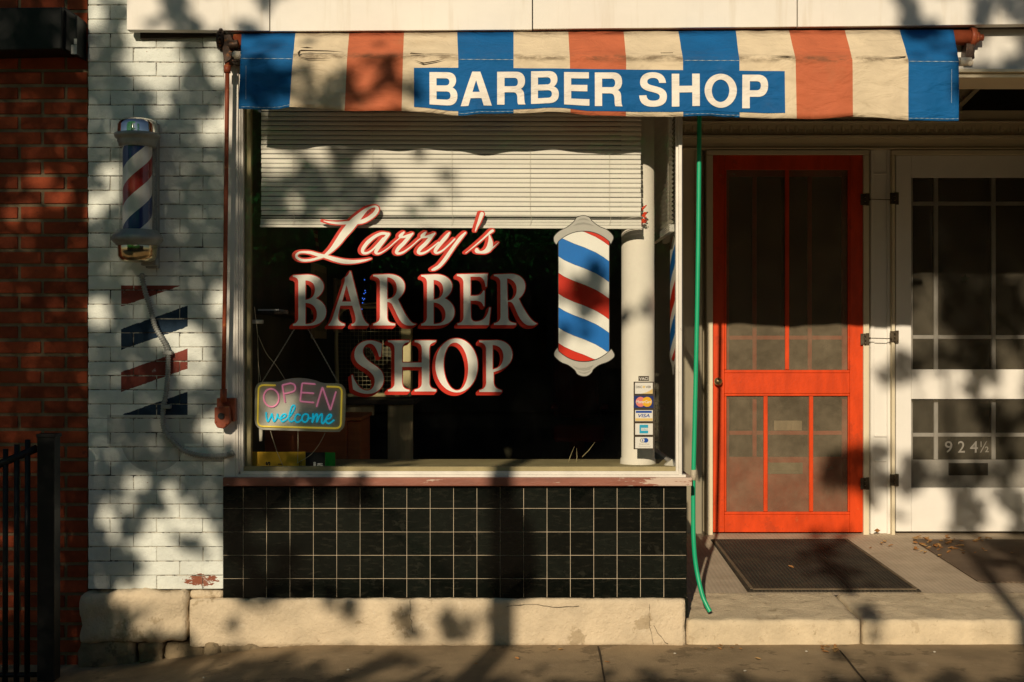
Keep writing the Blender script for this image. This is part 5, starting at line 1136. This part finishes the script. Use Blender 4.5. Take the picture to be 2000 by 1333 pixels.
tb = empty('side_table', (-0.85, 1.6, 0.16), 'dark side table with a pale wooden end carrying the fan heater', 'table')
m_ = MB(); m_.box(PX(640, 1.4), PX(812, 1.4), 1.35, 1.85, PZ(790, 1.4), PZ(780, 1.4)); m_.build('tabletop', M['woodD'], tb, bevel=0.004)
m_ = MB(); m_.box(PX(757, 1.38), PX(806, 1.38), 1.38, 1.42, 0.161, PZ(790.5, 1.38)); m_.build('end_panel', M['woodL'], tb, bevel=0.003)
m_ = MB(); m_.box(PX(674, 1.4), PX(730, 1.4), 1.40, 1.44, PZ(812, 1.4), PZ(791, 1.4)); m_.build('drawer', M['woodL'], tb, bevel=0.004)
sh = empty('wall_shelf', (-1.25, 1.2, 1.5), 'dark shelf on the left interior wall holding paper and a white plug box', 'shelf')
m_ = MB(); m_.box(-1.317, -1.15, 0.35, 1.9, PZ(615, .4), PZ(608, .4)); m_.build('board', M['woodD'], sh, bevel=0.003)
o = MB(); o.box(-1.31, -1.20, 0.36, 0.62, PZ(607.9, .4), PZ(604.5, .4)); tag(o.build('paper_stack', M['whitec'], None, bevel=0.001), 'white paper lying on the dark interior shelf at the left edge of the window', 'paper')
o = MB(); o.pbox(488, 513, 625, 632.5, .12, 0.03); tag(o.build('plug_box', M['cord'], None, bevel=0.004), 'small white plug box with a wire inside the left edge of the window', 'plug box')
ps = empty('poster', (-1.28, 1.2, 1.75), 'small teal poster with an orange middle inside at the left of the window', 'poster')
m_ = MB(); m_.pbox(499, 521, 560, 592, .75, 0.004); m_.build('sheet', M['teal'], ps); m_ = MB(); m_.pbox(504, 516, 568, 583, .748, 0.0018); m_.build('picture', M['orange'], ps)
ps = empty('barber_flag', (-1.0, 1.6, 1.9), 'small dim striped red and white pennant hanging inside below the blind', 'flag')
m_ = MB()
for k in range(5):
    y0 = 448 + k*8; x0 = 611 + k*1.8; m_.add([P(x0, y0, 1.2), P(x0+9-k, y0+3, 1.2), P(x0+9-k, y0+11, 1.21), P(x0+1, y0+8, 1.21)], [(0, 1, 2, 3)], k % 2)
m_.build('cloth', [M['redobj'], M['olive']], ps)
for i, (y0, y1, z0, z1, lab) in enumerate(((2.2, 2.8, 1.5, 2.0, 'dim framed picture on the left interior wall, larger of the two'), (3.3, 3.7, 1.55, 1.95, 'dim framed picture on the left interior wall, smaller and farther in'))):
    T = empty('framed_picture', (-1.31, (y0+y1)/2, z0), lab, 'picture'); m_ = MB(); m_.box(-1.316, -1.295, y0, y1, z0, z1); m_.build('frame', M['woodL'], T, bevel=0.004); m_ = MB(); m_.box(-1.2945, -1.292, y0+.05, y1-.05, z0+.05, z1-.05); m_.build('print', M['olive'], T)
xl = empty('string_lights', tuple(P(706, 600, 2.2)), 'short string of tiny blue lights glowing inside the dark shop', 'lights')
m_ = MB(); bulbs = MB()
for px, py in ((712,547),(713,568),(714,572),(711,574),(708,583),(710,586),(712,584),(708,592),(711,593),(707,604)): bulbs.ball(P(px, py, 2.2), .0035, .0035, .0035, 6, 4)
build_split(bulbs, 'bulb', M['bulb'], xl)
m_ = MB(); m_.tube([P(712, 540, 2.205), P(713, 570, 2.205), P(709, 590, 2.205), P(707, 606, 2.205)], 0.0012, 5); m_.build('wire', M['blackiron'], xl)
pr = empty('dry_sprigs', tuple(P(1120, 911, .4)), 'few pale dry plant stalks lying on the window ledge below the barber pole decal', 'plant')
m_ = MB()
for pts in ([(1109,910),(1113,894),(1122,872)], [(1124,911),(1127,893),(1126,876)], [(1137,893),(1150,880),(1162,864)]): m_.tube([P(x, y, .35) for x, y in pts], [0.002, 0.0018, 0.0005], 6)
build_split(m_, 'stalk', M['olive'], pr)
ch = empty('barber_chair', (0.5, 5.0, 0.16), 'dim red vinyl barber chair deep inside the shop beyond the column', 'chair')
m_ = MB(); m_.box(0.35, 0.80, 4.9, 5.4, 0.62, 0.78); m_.build('seat', M['redobj'], ch, bevel=0.04)
m_ = MB(); m_.box(0.37, 0.78, 5.35, 5.48, 0.80, 1.75); m_.build('backrest', M['redobj'], ch, bevel=0.04)
m_ = MB(); m_.lathe([(0.0, .161), (0.26, .161), (0.25, .20), (0.07, .22), (0.07, .615), (0, .615)], 0.57, 5.15, 24); m_.build('pedestal', M['chrome'], ch)
for x in (0.33, 0.76):
    m_ = MB(); m_.box(x, x+0.07, 4.9, 5.3, 0.90, 0.95); m_.build('armrest', M['redobj'], ch, bevel=0.015)

# ================================================================== railing at the far left
RL = empty('iron_railing', (PX(87, -.35), -0.35, -0.11), 'black iron stair railing with a square post in front of the red bricks', 'railing')
m_ = MB(); m_.pbox(72, 106, 852, 1332, -0.35, 0.085); m_.pbox(70, 108, 848, 856, -0.354, 0.093); m_.build('post', M['blackiron'], RL, bevel=0.004)
m_ = MB(); m_.tube([P(-120, 958, -0.31), P(72, 876, -0.31)], 0.018, 10); m_.build('handrail', M['blackiron'], RL)
for a in (-48, -18, 11, 33, 54):
    m_ = MB(); m_.tube([P(a, 955-(a+120)*0.425-22, -0.31), P(a-1, 1335, -0.31)], 0.0135, 8); m_.build('baluster', M['blackiron'], RL)
m_ = MB(); m_.tube([P(-120, 1320, -0.31), P(72, 1318, -0.31)], 0.012, 8); m_.build('bottom_rail', M['blackiron'], RL)

# ================================================================== mats
def mat_slab(mb, pts, th, z0=0.003):
    lo = [fpt(x, y, z0) for x, y in pts]; hi = [p + Vector((0, 0, th)) for p in lo]; n = len(pts)
    mb.add(lo + hi, [list(range(n))[::-1], list(range(n, 2*n))] + [(i, (i+1) % n, (i+1) % n + n, i+n) for i in range(n)])
rm = empty('rubber_mat', tuple(fpt(1590, 1105)), 'black ribbed rubber doormat with raised border in front of the red door', 'doormat')
m_ = MB(); mat_slab(m_, [(1388,1056.5),(1655,1055.5),(1800,1158),(1460,1158)], 0.007); m_.build('mat', M['mat'], rm, bevel=0.002)
m_ = MB()
for pts in ([(1392,1058),(1396,1058),(1472,1155),(1465,1155)], [(1650,1057.5),(1653,1057.5),(1793,1155),(1787,1155)], [(1470,1154.3),(1788,1154.3),(1790,1156.2),(1471,1156.2)]): mat_slab(m_, pts, 0.004, 0.0105)
m_.build('border', mat('worn rubber edge', (0.16,0.12,0.075), 0.8, 0.3, 12, 0.4, 60), rm)
bmh = MB(); mat_slab(bmh, [(1783,1056.5),(2060,1056.5),(2160,1140),(1922,1140),(1908,1137)], 0.006); tag(bmh.build('brown_mat', M['matbrown'], None, bevel=0.002), 'brown woven doormat with fallen leaves in front of the white door', 'doormat')

# ================================================================== fallen leaves and crumbs
def leafmesh(m, seed):
    rr = random.Random(seed); q = MB(); L = [(-1, 0), (-.55, .42), (0, .55), (.5, .36), (1, 0), (.5, -.36), (0, -.55), (-.55, -.42)]; cu = rr.uniform(0.2, 0.7)
    vs = [(x, y*rr.uniform(.6, 1.1), cu*(abs(y)**1.5)*1.2 + 0.25*cu*x*x + 0.12) for x, y in L] + [(-.5, 0, .05), (.5, 0, .05)]
    q.add(vs, [(0, 1, 8), (1, 2, 9, 8), (2, 3, 9), (3, 4, 9), (4, 5, 9), (5, 6, 9), (6, 7, 8, 9), (7, 0, 8)]); o = q.build('fallen_leaf', m); return o
protos = [leafmesh(M['leafdry'] if i % 3 else M['leafdry2'], i) for i in range(5)]
spots = []
rl = random.Random(5)
for k in range(58): spots.append((fpt(1788 + abs(rl.gauss(0, 1))*60, 1055 + rl.random()**1.5*30, 0.011), rl.uniform(.013, .027), 'm'))
for px, py in ((1728,1062),(1740,1070),(1722,1066),(1795,1052),(1850,1051),(1880,1080),(1905,1084),(1836,1090),(1545,1112),(1700,1075)): spots.append((fpt(px, py, 0.012), rl.uniform(.012, .022), 'e'))
wpt = lambda px, py: Vector((PX(px, F*CZ/(py-HZ)+CY), F*CZ/(py-HZ)+CY, 0.006))
for k in range(11): spots.append((wpt(1605+rl.random()*40, 1264+rl.random()*16), rl.uniform(.012, .024), 'j'))
for k in range(10): spots.append((wpt(1340+rl.random()*110, 1262+rl.random()*14), rl.uniform(.006, .014), 's'))
for px, py in ((1185,1296),(1095,1272),(930,1300),(1010,1290),(1480,1290)): spots.append((wpt(px, py), rl.uniform(.010, .020), 'w'))
info = {'m': ('small dry leaf in the scatter on the brown mat before the white door', 'leaves on the brown mat'), 'e': ('single dry leaf on the ribbed entry floor near the doors', 'leaves on the entry floor'),
        'j': ('dry leaf in the little heap at the pavement joint below the step', 'leaves at the pavement joint'), 's': ('tiny dry leaf crumb at the foot of the stone step', 'leaf crumbs at the step'), 'w': ('lone dry leaf lying on the open pavement', 'leaves on the pavement')}
for i, (p, s_, kd) in enumerate(spots):
    pr_ = protos[i % 5]; o = pr_ if i < 5 else pr_.copy()
    if i >= 5: COL.objects.link(o)
    o.location = p; o.scale = (s_, s_, s_); o.rotation_euler = (rl.uniform(-.3, .3), rl.uniform(-.3, .3), rl.uniform(0, 6.28)); tag(o, info[kd][0], 'leaf', info[kd][1])
o = leafmesh(M['leafdry'], 77); o.location = fpt(1712, 1046, 0.03); o.scale = (.024, .024, .03); o.rotation_euler = (R(75), 0, .3); tag(o, 'round orange brown leaf standing against the foot of the door pilaster', 'leaf')
for i, (px, py) in enumerate(((398,1312),(680,1311),(248,1315),(1318,1279),(1455,1313),(1825,1276),(1575,1275))):
    m_ = MB(); p = wpt(px, py); p.z = gz(p.x) + 0.006; m_.ball(p, 0.008, 0.006, 0.004, 7, 5); tag(m_.build('paper_crumb', M['pebble']), 'tiny white crumb lying on the pavement', 'crumb', 'white crumbs on the pavement')

# ================================================================== street side behind the camera: trees, lamp, houses across
SH = [
"######..+++..+-............................-#-++##",
"######-.++-..-.............................-#+-###",
"###########---..............................++-+-#",
"###########+#+------...........................###",
"###########+##+##++++..........................###",
"###########-######--...........................###",
"###########-----######.........................+++",
"###########+-#####-...............................",
"##################-.--............................",
"##################-.--+...........................",
"############------..--.-..........................",
"#############+-...................................",
"#############+...............-....................",
"#############++++-+--.+####-++.-..............####",
"##############+#-+++#+#####-#-+-.............+####",
"###########+####+#+#######+#+..-.............-####",
"###########+#########+-####-..................####",
"######################-####................++-####",
"####################+-.+-+-...............-#+-.##-",
"############+-#####+-..........................++-",
"###########+++#####+...........................-##",
"###########-######++............................+#",
"################+++.....................-#+++---++",
"################+#-.....................+##+#+####",
"###############+--........................+--.+#+#",
"#######++++##--...............................+#-#",
"#######----#+-.........................-+-....--+#",
"#######...-##++-.......................+#+......##",
"######+....-+##++........................--.......",
"######+-...-+--++++----...................-.......",
"#######+...-.....-++++++-.................-.......",
"#######+++---............................-+.......",
"##############++-----.....................-.......",
"#################+++++++++++++++++--------++++++++"]
LV = {'#': 1.0, '+': 0.62, '-': 0.28, '.': 0.0}
sg = np.array([[LV[c] for c in (r + '.'*50)[:50]] for r in SH])
LIT = [(183,15,12),(181,45,10),(290,25,26),(262,68,10),(270,86,14),(300,96,18),(335,88,10),(270,120,18),(298,125,18),(325,125,14),(346,122,11),(285,150,12),(310,150,16),(334,150,13),(310,168,9),(318,210,13),(418,262,12),(425,230,6),(398,246,5),(415,110,11),(426,150,6),(218,340,14),(222,381,6),(186,401,13),(185,604,14),(194,621,13),(430,570,6),(318,655,14),(340,658,18),(365,662,18),(390,672,16),(352,690,12),(358,705,9),(374,734,10),(395,704,12),(415,832,14),(438,846,11),(400,836,8),(264,945,11),(333,963,12),(250,986,7),(196,988,4),(203,1004,4),(210,1018,4),(219,1036,5),(236,1056,7),(245,1068,4),(340,1014,12),(365,1025,14),(390,1030,10),(402,1036,12),(285,1046,8),(310,1050,12),(325,1066,14),(320,1095,24),(345,1115,28),(390,1128,26),(300,1138,14),(415,1098,12),(320,1180,24),(340,1205,18),(75,288,7),(25,352,9),(60,344,16),(85,352,12),(120,372,12),(58,372,8),(98,384,14),(20,412,14),(52,404,14),(30,440,10),(60,432,8),(12,468,8),(40,470,12),(35,492,6),(95,590,7),(5,1045,9),(60,1052,10),(8,1080,9),(62,1072,7),(8,1110,10),(44,1122,8),(10,1160,10),(28,1185,8),(530,785,16),(540,800,10),(528,225,8),(530,275,18),(540,300,16),(525,310,12),(455,160,9),(455,265,9),(880,740,22),(900,690,20),(905,660,14),(870,770,20),(1800,20,8),(1882,45,10),(1945,72,14),(1965,90,12),(1980,100,8),(1960,690,10),(1978,740,12),(1965,762,10),(1930,770,8),(1955,1015,9),(1990,940,8),(1815,600,14),(1815,640,16),(1825,570,8)]
DRK = [(560,20,20),(575,40,12),(1770,35,18),(818,188,9),(795,195,10),(800,325,8),(845,372,13),(795,396,11),(1160,520,18),(1180,530,14),(1120,580,16),(1090,610,10),(1735,738,20),(1625,930,26),(1640,915,22),(1655,900,16),(1690,925,14),(1740,940,18),(1620,1085,20),(1600,1075,14),(1790,705,20),(1830,695,16),(1912,720,18),(1700,1190,16),(1705,1215,14),(620,1180,9),(800,1190,12),(870,1200,12),(1800,1080,1)]
def shade_px(px, py):
    if px < 0: return 1.0
    if py > 1333: return 0.8
    if px > 2000: return 0.6
    if py < 0: py = 0.0
    for x, y, r in LIT:
        if (px-x)**2 + (py-y)**2 < (r + (9 if x > 165 else 2))**2: return 0.0
    for x, y, r in DRK:
        if (px-x)**2 + (py-y)**2 < max(4, r-3)**2: return 1.0
    fx = min(48.999, max(0, px/40-0.5)); fy = min(32.999, max(0, py/40-0.5)); i, j = int(fx), int(fy); u, v = fx-i, fy-j
    return sg[j, i]*(1-u)*(1-v) + sg[j, i+1]*u*(1-v) + sg[j+1, i]*(1-u)*v + sg[j+1, i+1]*u*v
def proj(x, y, z): k = F/(y-CY); return 1000 + x*k, HZ - (z-CZ)*k
kx_, kz_ = 0.21, 0.396
def shade_ray(X, Z):                                         # the sun ray crossing the plane of the front at (X, Z)
    def at(Y): return X + kx_*Y, Y, Z - kz_*Y
    x, y, z = at(AY); px, py = proj(x, y, z)
    if 466 < px < 1873 and 66 < py < float(np.interp(px, bx_, by_)): return shade_px(px, py)
    x, y, z = at(0.0); px, py = proj(x, y, z)
    if x < 0.85 or z > 2.77:
        if z < 0.0: Y = Z/kz_; x, y, z = at(Y); px, py = proj(x, y, 0)
        return shade_px(px, py)
    x, y, z = at(2.15)
    if z > zfloor(2.15):
        if x < 1.2: return 0.0
        return shade_px(*proj(x, y, z))
    Y = (Z-0.115)/(kz_+0.0555)
    if Y < 0: Y = Z/kz_
    x, y, z = at(Y); return shade_px(*proj(x, y, z))
rt = random.Random(11)
holes = []
while len(holes) < 150:
    X, Z = rt.uniform(-2.2, 3.0), rt.uniform(-0.2, 3.4); d = shade_ray(X, Z)
    if 0.2 < d < 0.97: holes.append((X, Z, rt.uniform(0.040, 0.060)))
crowns = [MB(), MB()]
def add_leaf(X, Z, s, size):
    c = Vector((X - kx_*s, -s, Z + kz_*s)); n = (-SUN + Vector((rt.gauss(0, .35), rt.gauss(0, .35), rt.gauss(0, .35)))).normalized()
    u = n.cross(Vector((rt.gauss(0, 1), rt.gauss(0, 1), rt.gauss(0, 1)))).normalized(); w = n.cross(u); a, b = size, size*0.55
    vs = [c - u*a, c - u*a*.3 + w*b, c + u*a*.4 + w*b*.8, c + u*a, c + u*a*.4 - w*b*.8, c - u*a*.3 - w*b]
    crowns[0 if X < 0.45 else 1].add(vs, [(0, 1, 2, 3, 4, 5)])
n_leaf = 0
cell = 0.032
for iz in range(int((3.7+0.75)/cell)):
    for ix in range(int((3.5+2.95)/cell)):
        X = -2.95 + (ix + rt.random())*cell; Z = -0.75 + (iz + rt.random())*cell; d = shade_ray(X, Z)
        if d <= 0.02: continue
        u = 0.5 + 0.75*noise.noise(Vector((X*8.5, Z*8.5, 3.3))) + 0.35*noise.noise(Vector((X*19, Z*19, 7.1)))
        if d < 0.93 and u > d*0.92 + 0.04: continue
        if any((X-a)**2 + (Z-b)**2 < r*r for a, b, r in holes): continue
        for rep in range(2):
            if True: add_leaf(X, Z, rt.uniform(6.95, 8.7), rt.uniform(0.026, 0.046)); n_leaf += 1
for k in range(13000):                                        # unseen leaves added to the left crown to block skylight and darken the left
    X, Z = rt.uniform(-8.5, 0.3), rt.uniform(-0.6, 8.0)
    if (X > -2.9 and Z < 3.75) or ((X+3.6)/5.0)**2 + ((Z-3.2)/4.8)**2 > 1: continue
    add_leaf(min(X, 0.44), Z, rt.uniform(6.95, 9.6), rt.uniform(0.06, 0.11)); n_leaf += 1
def branchy(mb, base, tips, r0):
    mb.tube([base, base + Vector((0.02, 0.01, 1.2)), base + Vector((-0.03, 0.0, 2.3)), base + Vector((0.03, 0, 3.2))], [r0*1.25, r0, r0*.9, r0*.7], 14)
    top = base + Vector((0.0, 0, 2.6))
    for t in tips: m1 = (top + t)/2 + Vector((rt.uniform(-.15, .15), 0.1, rt.uniform(.0, .2))); mb.tube([top, m1, t], [r0*.42, r0*.22, r0*.06], 8)
for i, (bx0, X_, tips, lab) in enumerate((( -4.05, 0, [(-1.9,.9),(-2.3,1.8),(-2.4,2.6),(-1.7,.2),(-1.2,1.6)], 'broad street tree by the kerb whose leaf shadows fall on the brick pier'), (0.75, 0, [(2.3,3.0),(2.6,1.7),(2.4,2.2),(2.9,1.3)], 'smaller street tree by the kerb whose leaf shadows fall on the white door'))):
    base = Vector((bx0, -8.6, 0)); T = empty('street_tree', tuple(base), lab, 'tree'); tk = MB(); branchy(tk, base, [Vector((X - kx_*8, -8.0, Z + kz_*8)) for X, Z in tips], 0.12 if i == 0 else 0.08); tk.build('trunk', M['bark'], T); crowns[i].build('crown', M['leafgreen'], T)
# lamp post with a control box
lx = -0.045 - 0.21*7.2; LP = empty('lamp_post', (lx, -7.2, 0), 'dark grey street lamp post with a control box, its shadow falling on the tiles', 'lamp post')
m_ = MB(); m_.lathe([(0, 0), (.11, 0), (.11, .25), (.075, .3), (.08, .4), (.070, .5), (.064, 3.6), (.03, 4.7), (0, 4.7)], lx, -7.2, 20); m_.build('pole', M['lampgrey'], LP)
zo = 0.396*7.2; m_ = MB(); m_.prism([(lx+.045, .23+zo), (lx+.085, .23+zo), (lx+.15, .29+zo), (lx+.15, .56+zo), (lx+.12, .62+zo), (lx+.045, .62+zo)], -7.3, -7.1); m_.build('control_box', M['lampgrey'], LP, bevel=0.01)
m_ = MB(); m_.lathe([(0, 4.701), (.03, 4.701), (.045, 4.76), (.04, 4.84), (0, 4.88)], lx, -7.2, 16); m_.build('lantern', M['lampglass'], LP)
for i, (x0, x1, h, m, lab) in enumerate(((-26, -7, 7.8, 'farbrick', 'brown brick row house across the street on the left'), (-6.9, 6, 6.6, 'fartan', 'tan rendered shop house across the street in the middle'), (6.1, 26, 8.0, 'farbrick', 'brown brick row house across the street on the right'))):
    T = empty('street_house', ((x0+x1)/2, -24, 0), lab, 'building', 'houses across the street')
    m_ = MB(); m_.box(x0, x1, -34, -24, -0.1, h); m_.build('wall', M[m], T)
    m_ = MB(); m_.box(x0-.1, x1+.1, -24.2, -23.9, h-.3, h+.15); m_.build('cornice', M['woodD'], T)
    x = x0+1.2
    while x < x1-1.5:
        for zz in (0.9, 4.4):
            q = MB(); q.box(x, x+1.3, -23.99, -23.95, zz, zz+1.8); wdw = q.build('window', M['darkglass'], T)
        x += 2.6
print('leaves', n_leaf)
